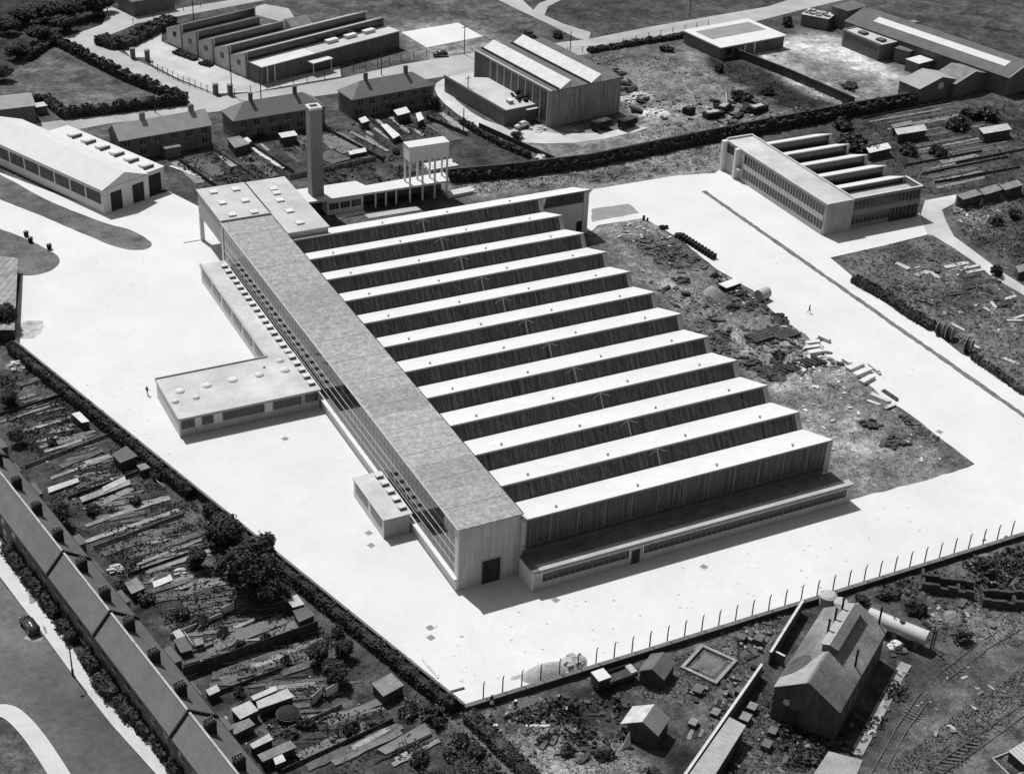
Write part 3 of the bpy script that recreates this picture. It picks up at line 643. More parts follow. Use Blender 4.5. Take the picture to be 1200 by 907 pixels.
# ------------------------------------------------------------------ brick works with sawtooth roof, upper left
nf=Fr((38.9,207.3),(83.9,222.4)); t=thing('brick_works','brick works with five sawtooth roof bays and a gable wall facing the curved drive','works',(nf.o.x,nf.o.y,0),nf.rz)
for k in range(5):
    y0=2.6+k*7.0; y1=y0+6.5; L=[45.8,45.6,23.0,20.5,24.0][k]
    w=MB().extrude([(0,y0,0),(0,y1+.5,0),(0,y1+.5,4.2),(0,y0+.2,6.7),(0,y0,6.7)],(L,0,0)).build('wall',m_brickL,t)
    MB().extrude([(-.15,y0-.15,6.95),(-.15,y0-.15,6.7),(-.15,y1,4.1),(-.15,y1,4.35)],(L+.3,0,0)).build('sawtooth_roof',m_white if k<2 or k==4 else m_paleroof,t)
    MB().box(.5,L-.4,y0-.06,y0,4.5,6.6).build('glazing',m_glassD,t)
    MB().box(-.06,0,y0+2.6,y0+4.0,2.6,4.0).build('window',m_glassD,t)
    MB().box(-.12,0,y0-.2,y0+.3,0,6.4).build('pilaster',m_brick,t)
MB().box(.3,45.8,-3.4,2.3,0,4.4).build('front_range',m_brick,t)
MB().box(0,17,-3.7,2.3,4.4,4.6).build('front_roof',m_white,t); MB().box(17,46,-3.6,2.4,4.4,4.55).build('front_roof',m_paleroof,t)
MB().box(17,46.1,-3.75,-3.45,4.4,4.7).build('parapet',m_cap,t)
for k in range(3): MB().box(24+k*6.3,27.6+k*6.3,-.2,1.3,4.55,5.4).build('roof_light',m_slabw,t)
MB().box(14,20.5,-6.5,-3.7,3.1,3.3).box(14.2,14.4,-6.3,-6.1,0,3.1).box(20,20.2,-6.3,-6.1,0,3.1).build('canopy',m_white,t)
MB().box(1.5,1.8,-3.8,-3.55,0,4.4).box(3.8,4.1,-3.8,-3.55,0,4.4).build('porch_post',m_render,t)
o,f,L,wo,ro=gable('curved_shed','low rounded grey shed among the back courts of the brick works','shed',P2(335,24,4),P2(358,19,4),4.2,2.5,3.0,wall=m_brickL,roof=m_shedroof,z=0)
# ------------------------------------------------------------------ far right works
hf=Fr((160.4,180.0),(183.0,182.6)); t=thing('flat_roofed_hut','low flat-roofed hut with white roof rim and sunken grey panel beside the far road','hut',(hf.o.x,hf.o.y,0),hf.rz)
MB().box(0,hf.L,0,15.6,0,3.2).build('wall',m_brick,t); MB().box(-.4,hf.L+.4,-.6,16,3.2,3.5).build('roof',m_white,t); MB().box(2.0,hf.L-1.5,6,13.4,3.5,3.53).build('roof_panel',m_slabgrey,t)
for x in (2,5.5,9,12.3,15.6): MB().box(x,x+2.1,-.06,0,.9,2.6).build('window',m_glassD,t)
for x in (8.4,11.9): MB().box(x,x+.45,-.2,0,0,3.2).build('pier',m_render,t)
t,f,L,wo,ro=gable('long_shed','long dark-roofed works shed with one white strip of roof light along its slope','works shed',(223.0,131.0),(211.3,184.6),7.6,5.0,7.8,wall=m_brick,roof=m_felt,over=.3)
sgn=1 if f.loc((205,160))[1]>0 else -1
r=MB(); sl=(7.6-5)/7.8
r.extrude([(-23.5,sgn*2.1,7.6-2.1*sl+.16),(-23.5,sgn*4.5,7.6-4.5*sl+.16),(-23.5,sgn*4.5,7.6-4.5*sl+.26),(-23.5,sgn*2.1,7.6-2.1*sl+.26)],(44,0,0)); r.build('roof_light',m_white,ro)
MB().extrude([(-L-.36,sgn*8.0,4.95),(-L-.36,0,7.6),(-L-.36,0,7.95),(-L-.36,sgn*8.0,5.3)],(.12,0,0)).build('barge_board',m_slabw,ro)
def flat_block(name,label,cat,a,b,depth,h,wall,roof,rimm=None,z=0,group=None):
    f=Fr(a,b); t=thing(name,label,cat,(f.o.x,f.o.y,z),f.rz,group)
    MB().box(0,f.L,0,depth,-.3,h).build('wall',wall,t); r=MB().box(-.15,f.L+.15,-.15,depth+.15,h,h+.14).build('roof',roof,t)
    if rimm: MB().box(-.2,.1,-.2,depth+.2,h+.14,h+.4).box(.1,f.L+.2,-.2,.1,h+.14,h+.4).build('parapet',rimm,r)
    return t,f,r
z_=4.4
a=P2(988.5,36,z_); b=P2(1031.5,53.5,z_); c=P2(1049,48,z_)
f=Fr(b,a); dep=-f.loc(c)[1]
t,f,r=flat_block('brick_block','flat-roofed brick block with two roof hatches standing before the long dark-roofed shed','works building',a,b,abs(Fr(a,b).loc(c)[1]),z_,m_brick,m_paleroof,m_brickM)
for q in ((172,217),(286,262)):
    p=f.loc(P2(980+q[0]/5.4545,q[1]/5.4545,4.6)); MB().box(p[0]-1.1,p[0]+1.1,p[1]-1,p[1]+1,z_+.14,z_+.8).build('roof_hatch',m_felt,r)
MB().box(1,f.L-1,-.06,0,2.5,3.6).build('window_band',m_glassD,t)
for lab,pts,h,rm in (('small dark flat-roofed store tucked behind the brick block','(1049,57),(1066,61.5),(1074,55)',3.6,m_felt),('small brick store with a bright white flat roof between the sheds','(1062,70),(1077,75.5),(1090,70)',3.0,m_white)):
    q=eval('['+pts+']'); a,b,c=[P2(x,y,h) for x,y in q]
    flat_block('brick_store',lab,'store',a,b,max(2.5,abs(Fr(a,b).loc(c)[1])),h,m_brick,rm,group='small stores among the far sheds')
t=thing('brick_flue','short square brick flue rising in front of the long dark-roofed shed','chimney',(*P2(1066,53),0)); MB().box(-.9,.9,-.9,.9,0,6.6).build('shaft',m_brick,t); MB().box(-1,1,-1,1,6.6,6.8).build('cap',m_brickM,t)
for lab,e1,rg1,e2,rg2,win in (('small gabled shed with a pale square end window, lowest of the far sheds',(1082,107),(1104.5,91),(1061,95.5),(1081,81),1),('small gabled shed wedged between the long shed and its lower neighbour',(1121,100),(1143,84.5),(1097,88),(1115.5,74.5),0)):
    ra=P2(*rg1,5.6); rb=P2(*rg2,5.6); f0=Fr(ra,rb); hw_=abs(f0.loc(P2(*e1,3.6))[1])
    t,f,L,wo,ro=gable('gabled_shed',lab,'shed',ra,rb,5.6,3.6,hw_,wall=m_brick,roof=m_shedroof if win==0 else m_tileL,over=.15,group='gabled sheds at the far works')
    if win: MB().box(-L-.06,-L,-.9,.9,2.6,4.2).build('window',m_slabw,t)
    MB().extrude([(-L-.2,f.loc(P2(*e1,3.6))[1],3.62),(-L-.2,0,5.62),(-L-.2,0,5.85),(-L-.2,f.loc(P2(*e1,3.6))[1],3.85)],(.1,0,0)).build('barge_board',m_slabw,t)
t,f,r=flat_block('dark_shed','dark-walled shed at the top edge beyond the long dark-roofed shed','shed',P2(972,30),P2(990,36),9,5.5,m_brick,m_felt)
t,f,r=flat_block('open_store','low dark store topped with pale debris beside the far road','store',P2(938,30),P2(969,36),6,3.2,m_brick,m_paleroof)
mb=MB()
for k in range(26): x,y=random.uniform(.2,f.L-.8),random.uniform(.2,5); mb.box(x,x+random.uniform(.3,1.2),y,y+random.uniform(.3,1),3.3,3.4+random.uniform(.1,.6))
tag(mb.build('debris_pile',m_rubble),'pale broken debris piled on the roof of the low dark store','debris').matrix_world=Matrix.Translation((f.o.x,f.o.y,.0))@Matrix.Rotation(f.rz,4,'Z')
# top left
t,f,r=flat_block('roadside_shed','dark shed with a bright white roof corner at the top edge by the upper road','shed',P2(157,20),P2(205,11),9,4.0,m_brick,m_felt)
MB().box(-.2,f.L*.45,3.5,9.2,4.14,4.3).build('roof_sheet',m_white,r)
t,f,L,wo,ro=gable('field_house','low dark building with a pale grey roof beside the field at the left edge','house',P2(-34,121,5),P2(36,113,5),5.6,4.2,4.2,wall=m_hbrick,roof=m_tileL)
t,f,r=flat_block('small_outhouse','small outhouse with a pale flat roof beside the low dark building','outhouse',P2(44,135),P2(56,133),2.6,1.8,m_hbrick,m_shedL)
# ------------------------------------------------------------------ boundary wall and cranked posts along the front of the yard
bw=MB(); bw.box(-9.6,135,-23.0,-22.45,-.3,.75); o=bw.build('boundary_wall',mat('dark_boundary_wall',.045,.3,.5,3)); tag(o,'long low dark wall with cranked posts along the front edge of the white yard','wall')
MB().box(-9.6,135,-23.05,-22.4,.75,.85).build('coping',mat('dull_coping',.12,.2,.5,3),o)
pp=None; n=0
m_post=mat('post_concrete',.10,.15,1,4)
x=-6.66
while x<128:
    if pp is None:
        mb=MB(); mb.extrude([(-.065,-.06,0),(.065,-.06,0),(.05,-.05,2.85),(-.05,-.05,2.85)],(0,.15,0)); mb.extrude([(-.05,-.055,2.85),(.05,-.055,2.85),(.17,-.04,3.25),(.09,-.04,3.25)],(0,.12,0)); pm=mb.build('fence_post',m_post); o=pm
        pp=pm
    else: o=pp.copy(); COL.objects.link(o)
    o.location=(x,-22.05,0); o.rotation_euler=(0,0,random.uniform(-.15,.15))
    if G(1200,628).x<x-1: pass
    tag(o,f'cranked post along the front wall, {ordw(n)} from the yard corner beside the gardens','fence post','cranked fence posts along the front wall'); n+=1; x+=2.765
# strip fence along the garden wall corner
t=thing('leaning_post','short post with a slanting brace at the bottom corner of the white yard','post',(*P2(523,829),0)); MB().box(-.08,.08,-.08,.08,0,1.4).build('post',m_wood,t); MB().tube((0,0,1.3),(1.6,-.5,0),.05).build('brace',m_wood,t)
t=thing('yard_pole','single thin pale pole standing at the garden edge of the yard','pole',(*P2(428,752),0)); MB().tube((0,0,0),(0,0,2.6),.06,.05,6).build('shaft',m_frame,t)
# ------------------------------------------------------------------ the old works at lower right
eL=P2(906,804.7,5); eL2=P2(964,713,5); eR=P2(985.5,834,5); eR2=P2(1040,739.4,5)
na=((eL[0]+eR[0])/2,(eL[1]+eR[1])/2); fa=((eL2[0]+eR2[0])/2,(eL2[1]+eR2[1])/2); hwm=(Vector(eR)-Vector(eL)).length/2
t,f,L,wo,ro=gable('old_workshop','big dark workshop with a sooty pitched roof, ridge vent and iron flue pipes','workshop',na,fa,7.7,5.0,hwm-.2,wall=mat('blackened_brick',.07,.35,.4,3,streak=.3),roof=m_slate,over=.2,rname='pitched_roof')
rv=MB(); rv.box(-2.0,L-1.5,-1.0,1.0,7.2,8.35).extrude([(-2.1,-1.2,8.3),(-2.1,0,8.65),(-2.1,1.2,8.3)],(L+.7,0,0)); rv.build('ridge_vent',m_felt,ro)
MB().extrude([(-2.12,.02,8.67),(-2.12,1.22,8.32),(-2.12,1.22,8.37),(-2.12,.02,8.72)],(L+.74,0,0)).build('vent_sunlit_side',m_tileL,ro)  # sunlight on the vent cap's left slope, painted as a paler tone
sl=(7.7-5)/(hwm-.2)
def onl(x,y,d): return (x,y,7.7-(7.7-5)/(hwm-.2)*y+.14+d)
h_=hwm-.1
MB().extrude([onl(x,y,.02) for x,y in ((-L-.15,.35),(-L-.15,h_),(-L+2.0,h_),(-L+2.5,h_*.7),(-L+3.6,h_*.45),(-L+5.2,h_*.33),(-L+7.2,.35))],(0,0,.015)).build('pale_sheeting',mat('pale_roof_patch',.27,.16,.5,3,stripe=(1,.4,.12),mid=.15),ro)
MB().extrude([onl(x,y,.022) for x,y in ((-L+2.15,h_*.97),(-L+2.65,h_*.72),(-L+3.75,h_*.47),(-L+5.3,h_*.36),(-L+6.6,h_*.48),(-L+6.9,h_*.75),(-L+5.2,h_*.97))],(0,0,.015)).build('soot_patch',mat('soot_patch',.07,.3,.5,3,mid=.3),ro)
lf=[(968,752,732),(976,739,723.5),(984.4,727,714)]
for (bx,by,ty) in lf+[(1003,776,760.5)]:
    q=f.loc(P2(bx,by,6.4)); q=(q[0]-L,q[1]); MB().tube((q[0],q[1],5.8),(q[0],q[1],10.0 if bx<1000 else 8.3),.16,.14,8,m_para).tube((q[0],q[1],9.95 if bx<1000 else 8.25),(q[0],q[1],10.1 if bx<1000 else 8.4),.22,.22,8,m_para).build('flue_pipe',None,ro)
q=f.loc(P2(1025,742,4.0)); q=(q[0]-L,q[1]); MB().tube((q[0],q[1]-.3,0),(q[0],q[1]-.3,8.6),.14).build('flue_pipe',m_para,t)
MB().box(-L-.1,-L,hwm*.35-.9,hwm*.35+.9,0,2.6).build('door',m_door,t)
MB().lathe((0,0,0),[(.0,0),(.45,0),(.45,.12),(0,.12)],14).build('wall_plate',m_cap,t).matrix_local=Matrix.Translation((-L-.02,hwm*.55,3.4))@Matrix.Rotation(-math.pi/2,4,'Y')
add_y=-hwm+.2
for k in range(6): MB().box(-L+1.2+k*2.7,-L+2.9+k*2.7,-hwm+.14,-hwm+.2,1.5,3.8).build('window',mat('grimy_window',.10,.5,.7,3),t)
# tank on cradles
ta=Vector(G(1018,720,2.0)); tb=Vector(G(1087,748,2.0)); tf=Fr(ta,tb); L=tf.L
t=thing('storage_tank','pale horizontal cylindrical tank on dark cradles behind the sooty workshop','tank',(ta.x,ta.y,0),tf.rz)
MB().tube((0,0,2.0),(L,0,2.0),1.05,1.05,24).build('shell',m_tank,t,smooth=False)
for x in (1.0,L-1.2,L*.5): MB().box(x-.25,x+.25,-1.0,1.0,0,1.5).build('cradle',m_brick,t)
MB().lathe((L*.55,0,3.0),[(.35,0),(.35,.25),(.4,.27),(.4,.33),(.05,.36)],12).build('manhole',m_metal,t); MB().tube((L*.42,0,2.9),(L*.42,0,3.6),.1).build('valve_pipe',m_metal,t)
t=thing('pipe_stand','dark iron pipe frame standing at the end of the pale cylindrical tank','pipe frame',(*P2(1090,762),0))
MB().tube((0,0,0),(0,0,4.2),.12,m=None).tube((.8,.3,0),(.8,.3,3.2),.1).tube((0,0,3.0),(.8,.3,3.0),.08).tube((0,0,4.2),(-1.0,.4,4.2),.09).build('pipes',m_metal,t)
for i,(x,y,h) in enumerate(((969,707,1.5),(984,714,1.3))):
    t=thing('round_vat','%s round covered vat in the corner behind the sooty workshop roof'%('larger' if i==0 else 'smaller'),'vat',(*P2(x,y,0),0)); MB().lathe((0,0,0),[(1.25-.2*i,0),(1.25-.2*i,h),(1.3-.2*i,h),(.9,h+.25),(.05,h+.35)],14).build('body',m_greyrender,t)
# coped wall and lean-to
w1=MB(); f=Fr(P2(807,901,2.2),P2(893,777.7,2.2)); t=thing('yard_wall','dark works wall with a thin pale coping leading up to the white yard','wall',(f.o.x,f.o.y,0),f.rz)
MB().box(-8,f.L,-.12,.12,-.2,2.1).build('wall',m_brick,t); MB().box(-8,f.L,-.18,.18,2.1,2.24).build('coping',m_cap,t)
f2=Fr(P2(903,764,2.2),P2(942,701.5,2.2)); t=thing('yard_wall','upper length of pale-coped works wall ending against the front wall of the yard','wall',(f2.o.x,f2.o.y,0),f2.rz)
MB().box(0,f2.L-.4,-.12,.12,-.2,2.1).build('wall',m_brick,t); MB().box(0,f2.L-.4,-.18,.18,2.1,2.24).build('coping',m_cap,t)
f3=Fr(P2(906,762,1.6),P2(920,769,1.6)); t=thing('cross_wall','short pale-topped wall crossing the dark passage beside the workshop','wall',(f3.o.x,f3.o.y,0),f3.rz); MB().box(0,f3.L,-.12,.12,-.2,1.6).build('wall',m_brick,t); MB().box(0,f3.L,-.16,.16,1.6,1.7).build('coping',m_cap,t)
def shed_q(name,label,cat,quad,z,roof=m_shedroof,wall=m_wood,drop=0.35,group=None,inset=.18,th=.1):
    """mono-pitch shed: the four roof corners are surveyed at height z"""
    ps=[Vector(G(q[0],q[1],z)) for q in quad]; c=sum(ps,Vector())/4; a=math.atan2((ps[1]-ps[0]).y,(ps[1]-ps[0]).x)
    t=thing(name,label,cat,(c.x,c.y,max(-.05,0)),a,group); R=Matrix.Rotation(-a,3,'Z')
    loc=[R@(p-Vector((c.x,c.y,0))) for p in ps]
    if sum((loc[i].x*loc[(i+1)%4].y-loc[(i+1)%4].x*loc[i].y) for i in range(4))<0: loc=loc[::-1]
    ymin=min(p.y for p in loc); ymax=max(p.y for p in loc)
    top=[Vector((p.x,p.y,z+drop*((p.y-ymin)/(ymax-ymin)-.5))) for p in loc]
    MB().extrude([(p.x,p.y,p.z-th) for p in top],(0,0,th)).build('roof',roof,t)
    ins=[Vector((p.x*(1-inset/2.),p.y*(1-inset/2.),p.z-th-.01)) for p in top]
    mb=MB(); n=len(mb.v); mb.v=[(p.x,p.y,-.3) for p in ins]+[tuple(p) for p in ins]; mb.f=[(3,2,1,0),(4,5,6,7)]+[(i,(i+1)%4,4+(i+1)%4,4+i) for i in range(4)]; mb.mi=[0]*6
    mb.build('wall',wall,t); return t
shed_q('lean_to','long corrugated lean-to roof sloping down from the pale-coped works wall','lean-to',((803,912),(855,838),(874,851),(836,912)),2.3,roof=m_corrroof,drop=-.5)
shed_q('works_store','low flat store with a pale roof at the bottom edge below the sooty workshop','store',((948,915),(971,880),(1011,890),(996,925)),2.6,roof=mat('dusty_roof',.26,.2,.4,3),wall=m_brick,drop=.1)
def hut(name,label,cat,ra,rb,e,hr,he,roof,wall=m_wood,group=None,roof2=None):
    a=P2(*ra,hr); b=P2(*rb,hr); f0=Fr(a,b); h=abs(f0.loc(P2(*e,he))[1]); return gable(name,label,cat,a,b,hr,he,h,wall=wall,roof=roof,over=.15,group=group)
t,f,L,wo,ro=hut('garden_hut','small dark gabled hut close to the front wall of the yard','hut',(764.5,784),(777.5,765.4),(753,782),3.0,2.0,m_felt,group=None)
t,f,L,wo,ro=hut('garden_hut','gabled hut with a bright near roof slope and a white triangular board leaning on it','hut',(754,846),(767.3,827),(734,850),3.6,2.4,m_tile)
s1=1 if f.loc(P2(734,850,2.4))[1]>0 else -1
MB().extrude([(-L-.15,s1*.1,3.62+.10),(-L-.15,s1*3.0,3.6-1.2*3.0/abs(f.loc(P2(734,850,2.4))[1])+.17),(-L-.15,s1*3.0,3.6-1.2*3.0/abs(f.loc(P2(734,850,2.4))[1])+.21),(-L-.15,s1*.1,3.62+.14)],(2*L+.3,0,0)).build('roof_sheet',m_shedL,ro)
t=thing('leaning_board','white triangular board leaning against the gabled hut','board',(*P2(734,877),0)); MB().extrude([(-.9,0,0),(.7,0,0),(.6,.5,2.2)],(.02,.06,0)).build('board',m_slabw,t)
# brick-rimmed rectangular basin
bq=[P2(x,y) for x,y in ((822,757),(864,776),(844,806),(801,786))]; bf=Fr(bq[0],bq[1]); bd=bf.loc(bq[3])[1]
t=thing('settling_basin','shallow rectangular basin with a pale rim in the works ground below the front wall','basin',(bf.o.x,bf.o.y,0),bf.rz)
y0,y1=min(0,bd),max(0,bd)
MB().box(0,bf.L,y0,y0+.45,-.2,.45).box(0,bf.L,y1-.45,y1,-.2,.45).box(0,.45,y0+.45,y1-.45,-.2,.45).box(bf.L-.45,bf.L,y0+.45,y1-.45,-.2,.45).build('rim',m_pathL,t); MB().box(.45,bf.L-.45,y0+.45,y1-.45,-.2,.08).build('floor',mat('basin_floor',.085,.3,.5,3),t); MB().box(1.1,bf.L-1.1,y0+1.1,y1-1.1,.08,.16).build('sediment',mat('basin_silt',.12,.3,.5,3),t)
# lorry
lf=Fr(P2(703,806),P2(731,796)); t=thing('flatbed_lorry','small flatbed lorry with a white cab parked below the front wall','lorry',(lf.o.x,lf.o.y,0),lf.rz)
MB().box(-.9,.9,-.95,.95,.55,2.2).build('cab',m_car,t); MB().box(-.95,.95,-1.0,1.0,2.2,2.32).build('cab_roof',m_slabw,t)
MB().box(1.0,5.2,-1.05,1.05,.85,1.0).box(1.0,5.2,-1.05,-.98,1.0,1.45).box(1.0,5.2,.98,1.05,1.0,1.45).build('bed',m_wood,t); MB().box(4.3,5.2,-.8,.8,1.0,1.5).build('load',m_rubble,t)
for x in (0,4.2):
    for y in (-.9,.9): MB().tube((x,y-.12,.42),(x,y+.12,.42),.42,.42,12).build('wheel',m_para,t)
for i,(x,y) in enumerate(((576,826),(604,832))):
    t=thing('person','person in %s beside the low front wall'%('a dark top and white skirt' if i==0 else 'dark clothes and a white hat'),'person',(*P2(x,y),.0))
    t['pending']=i
# railway
def track(name,label,rails,gauge_off=0):
    pass
def railline(a_px,b_px,label):
    A=[P2(*q) for q in a_px]; B=[P2(*q) for q in b_px]
    t=thing('railway_track',label,'railway track',(0,0,0))
    for Lp in (A,B):
        mb=MB()
        for i in range(len(Lp)-1): mb.extrude([(Lp[i][0]-.05,Lp[i][1],.03),(Lp[i][0]+.05,Lp[i][1],.03),(Lp[i][0]+.05,Lp[i][1],.19),(Lp[i][0]-.05,Lp[i][1],.19)],(Lp[i+1][0]-Lp[i][0],Lp[i+1][1]-Lp[i][1],0))
        mb.build('rail',m_rail,t)
    ln=sum((Vector(A[i+1])-Vector(A[i])).length for i in range(len(A)-1)); n=int(ln/.8); mb=MB()
    for k in range(n):
        s=k/(n-1)*(len(A)-1); i=min(int(s),len(A)-2); fr=s-i; p=Vector(A[i]).lerp(Vector(A[i+1]),fr); q=Vector(B[i]).lerp(Vector(B[i+1]),fr); d=(q-p).normalized(); nn=Vector((-d.y,d.x))*.12; p=p-d*.45; q=q+d*.45
        mb.prism([tuple(p-nn),tuple(q-nn),tuple(q+nn),tuple(p+nn)],-.1,-.005)
    o=mb.build('sleepers',m_sleep,t); return t
railline([(1060,924),(1084,905),(1140,866),(1199,825),(1250,790)],[(1078,928),(1104.6,907),(1158,870),(1200,838.6),(1255,800)],'straight railway track crossing the bottom right corner')
railline([(1018,912),(1050,853),(1075,817),(1100,790),(1150,752),(1210,715)],[(1031,915),(1062,857),(1086,824),(1108,799),(1157,761),(1220,724)],'curved railway siding running from beside the workshop up to the right edge')
# long narrow platform path by the workshop
o=flat('path',ribbon(px((1003,885),(1028,838),(1052,793),(1062,778)),1.5),m_pathL,.12); 
f=Fr(P2(1003,885),P2(1054,789))
# ruined bays at right
for i,(a,b,h) in enumerate((((1079,692),(1140,703),1.6),((1079,681),(1140,690),1.5),((1150,712),(1215,716),1.7),((1150,700),(1215,700),1.4))):
    f=Fr(P2(*a),P2(*b)); lab=['nearer roofless brick bay wall left of the gap in the rough ground at right','farther roofless brick bay wall left of the gap in the rough ground at right','nearer roofless brick bay wall at the right edge','farther roofless brick bay wall at the right edge'][i]
    t=thing('ruined_wall',lab,'ruined wall',(f.o.x,f.o.y,-.2),f.rz,'ruined brick bays'); mb=MB(); n=int(f.L/1.1)
    for k in range(n): mb.box(k*f.L/n,(k+1)*f.L/n,-.25,.25,0,h*random.uniform(.7,1.1)+.2+k*.001)
    for k in range(0,n,4): mb.box(k*f.L/n,k*f.L/n+.4,.25,1.6,0,h*.8+.2)
    mb.build('wall',mat('ruin_brick',.05,.4,.6,3),t); 
shed_q('greenhouse','pale ribbed glasshouse roof at the bottom right edge beside the railway','greenhouse',((1181,881),(1201,869),(1222,884),(1204,897)),1.8,roof=mat('ribbed_glass',.42,.1,1,4,stripe=(0,.6,.5)),drop=.5)

t=thing('cold_frame','low empty frame in front of the pale glasshouse by the railway','cold frame',(*P2(1184,898),0)); MB().box(-1.5,1.5,-1.8,-1.7,0,.5).box(-1.5,1.5,1.7,1.8,0,.5).box(-1.5,-1.4,-1.7,1.7,0,.5).box(1.4,1.5,-1.7,1.7,0,.5).build('frame',m_timber,t)
# ------------------------------------------------------------------ brick terrace, lower left
EF0=Vector(P2(51,669,5.2)); EF1=Vector(P2(195.6,860,5.2)); RD0=Vector(P2(73,647,8.0)); RD1=Vector(P2(220,833.5,8.0)); EB0=Vector(P2(101.5,651,5.2)); EB1=Vector(P2(250,835,5.2))
tr=Fr(RD1,RD0)      # local x runs up the street, +y is the front (street) side
yf=(tr.loc(EF0)[1]+tr.loc(EF1)[1])/2; yb=(tr.loc(EB0)[1]+tr.loc(EB1)[1])/2
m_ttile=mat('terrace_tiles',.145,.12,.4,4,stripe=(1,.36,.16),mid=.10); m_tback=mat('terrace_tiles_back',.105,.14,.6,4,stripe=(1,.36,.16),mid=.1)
hx=[tr.loc(P2(400/1182*x,600+307/907*y,8.6))[0] for x,y in [(190,75),(270,180),(350,280),(435,385),(520,495),(612,610),(712,740),(815,865)]]
step=(hx[0]-hx[-1])/7
parx=[tr.loc(P2(x,y,8.2))[0] for x,y in ((73,647),(128.6,717),(220,833.5))]
cuts=[]; xs=sorted(hx)
chx=[xs[0]-step*k for k in (2,1)]+xs+[xs[-1]+step*k for k in range(1,7)]
edges=[(chx[i]+chx[i+1])/2 for i in range(len(chx)-1)]
def snap(e):
    for p in parx:
        if abs(p-e)<step*.49: return p
    return e
edges=[snap(e) for e in edges]
def isparty(e): return any(abs(p-e)<.01 for p in parx) or e in (edges[-3],)
HR_,HE_=8.0,5.2; sf=(HR_-HE_)/yf; sb=(HR_-HE_)/-yb
for i in range(len(edges)-1):
    x0,x1=edges[i],edges[i+1]; L=x1-x0; c=tr.wd(x0,0); k=len(edges)-2-i
    t=thing('terraced_house',(f'grey-roofed terraced house, {ordw(i-1)} in its row from the bottom of the photo' if i else 'terraced house at the very bottom end of its row'),'house',(c[0],c[1],0),tr.rz,'row of terraced houses')
    MB().extrude([(0,yb+.25,0),(0,yf-.3,0),(0,yf-.3,HE_+.05),(0,0,HR_-.03),(0,yb+.25,HE_+.05)],(L-.003,0,0)).build('wall',m_hbrick,t)
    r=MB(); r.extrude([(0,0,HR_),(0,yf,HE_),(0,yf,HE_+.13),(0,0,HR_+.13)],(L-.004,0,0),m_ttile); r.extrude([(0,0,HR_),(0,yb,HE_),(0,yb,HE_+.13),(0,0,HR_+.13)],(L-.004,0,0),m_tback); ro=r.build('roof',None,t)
    MB().box(.05,L-.05,-.16,.12,HR_+.08,HR_+.24).build('ridge_tiles',m_ridge,ro)
    MB().box(.05,L-.05,yf-.02,yf+.12,HE_-.05,HE_+.08).build('gutter',m_para,ro); MB().box(.05,L-.05,yb-.12,yb+.02,HE_-.05,HE_+.08).build('gutter',m_para,ro)
    cx=chx[i+1]-x0 if 0<chx[i+1]-x0<L else L/2
    cc=MB().box(cx-.5,cx+.5,-1.55,-.35,6.4,9.1).box(cx-.58,cx+.58,-1.63,-.27,8.85,9.0).build('chimney',m_para,ro)
    for a in (-.28,.28):
        for b in (-1.3,-.95,-.6): MB().tube((cx+a,b,9.1),(cx+a,b,9.5),.11,.09,6).build('chimney_pot',m_brickM,ro)
    if isparty(x1): MB().extrude([(L-.14,yb-.05,HE_+.1),(L-.14,0,HR_+.1),(L-.14,yf+.05,HE_+.1),(L-.14,yf+.05,HE_+.5),(L-.14,0,HR_+.52),(L-.14,yb-.05,HE_+.5)],(.28,0,0)).build('party_parapet',m_para,ro)
    for xx in (L*.27,L*.73): 
        for z0,z1 in ((.9,2.3),(3.4,4.7)):
            o=MB().box(xx-.6,xx+.6,yf-.3,yf-.24,z0,z1).build('window',m_glassD,t); MB().box(xx-.7,xx+.7,yf-.3,yf-.18,z0-.15,z0-.002).build('window_sill',m_cap,o)
    MB().box(L*.5-.45,L*.5+.45,yf-.3,yf-.22,0,2.1).build('door',m_door,t)
    dd=(1.6,2.4,1.2,2.0)[i%4]; MB().box(.2,2.6+.4*(i%3),yb-dd,yb+.26,-.2,2.3).box(.1,2.7+.4*(i%3),yb-dd-.1,yb+.24,2.3,2.42,m_tback).build('scullery',m_hbrick,t)
# ------------------------------------------------------------------ foliage
def leaf_mesh(name,blobs,n,size,seed,flatten=1.0,tuft=False):
    r=np.random.default_rng(seed); v=[];f=[]
    tot=sum(b[3]**2 for b in blobs)
    for (cx,cy,cz,rad) in blobs:
        for _ in range(int(n*rad*rad/tot)):
            d=r.normal(size=3); d/=np.linalg.norm(d)+1e-9
            rr=rad*(1-.45*r.random()**2.2)*(1+.22*math.sin(5*d[0]+7*d[1]+seed)+.15*r.normal()); p=np.array([cx,cy,cz])+d*rr*np.array([1,1,flatten])
            if p[2]<0: p[2]=abs(p[2])*.3
            s=size*(.55+.9*r.random()); nrm=d*.6+r.normal(size=3)*.6+np.array([0,0,.35]); nrm/=np.linalg.norm(nrm)
            a=np.cross(nrm,[.3,.5,.8]); a/=np.linalg.norm(a)+1e-9; b=np.cross(nrm,a)
            i=len(v); v+=[tuple(p+a*s+b*s*.25),tuple(p+b*s*.8),tuple(p-a*s-b*s*.2),tuple(p-b*s*.75)]; f.append((i,i+1,i+2,i+3))
    me=bpy.data.meshes.new(name); me.from_pydata(v,[],f); return me
def blobs_tree(seed,h,r):
    g=random.Random(seed); bl=[(0,0,h*.72,r*.72)]
    for k in range(8):
        a=g.uniform(0,6.28); d=r*g.uniform(.35,.72); bl.append((d*math.cos(a),d*math.sin(a),h*g.uniform(.38,.9),r*g.uniform(.28,.5)))
    return bl
TREES=[]
for s in range(4):
    me=leaf_mesh('crown',blobs_tree(s+3,5.0,2.2),7500,.18,s+3); me.materials.append(m_leaf); TREES.append(me)
BUSH=[]
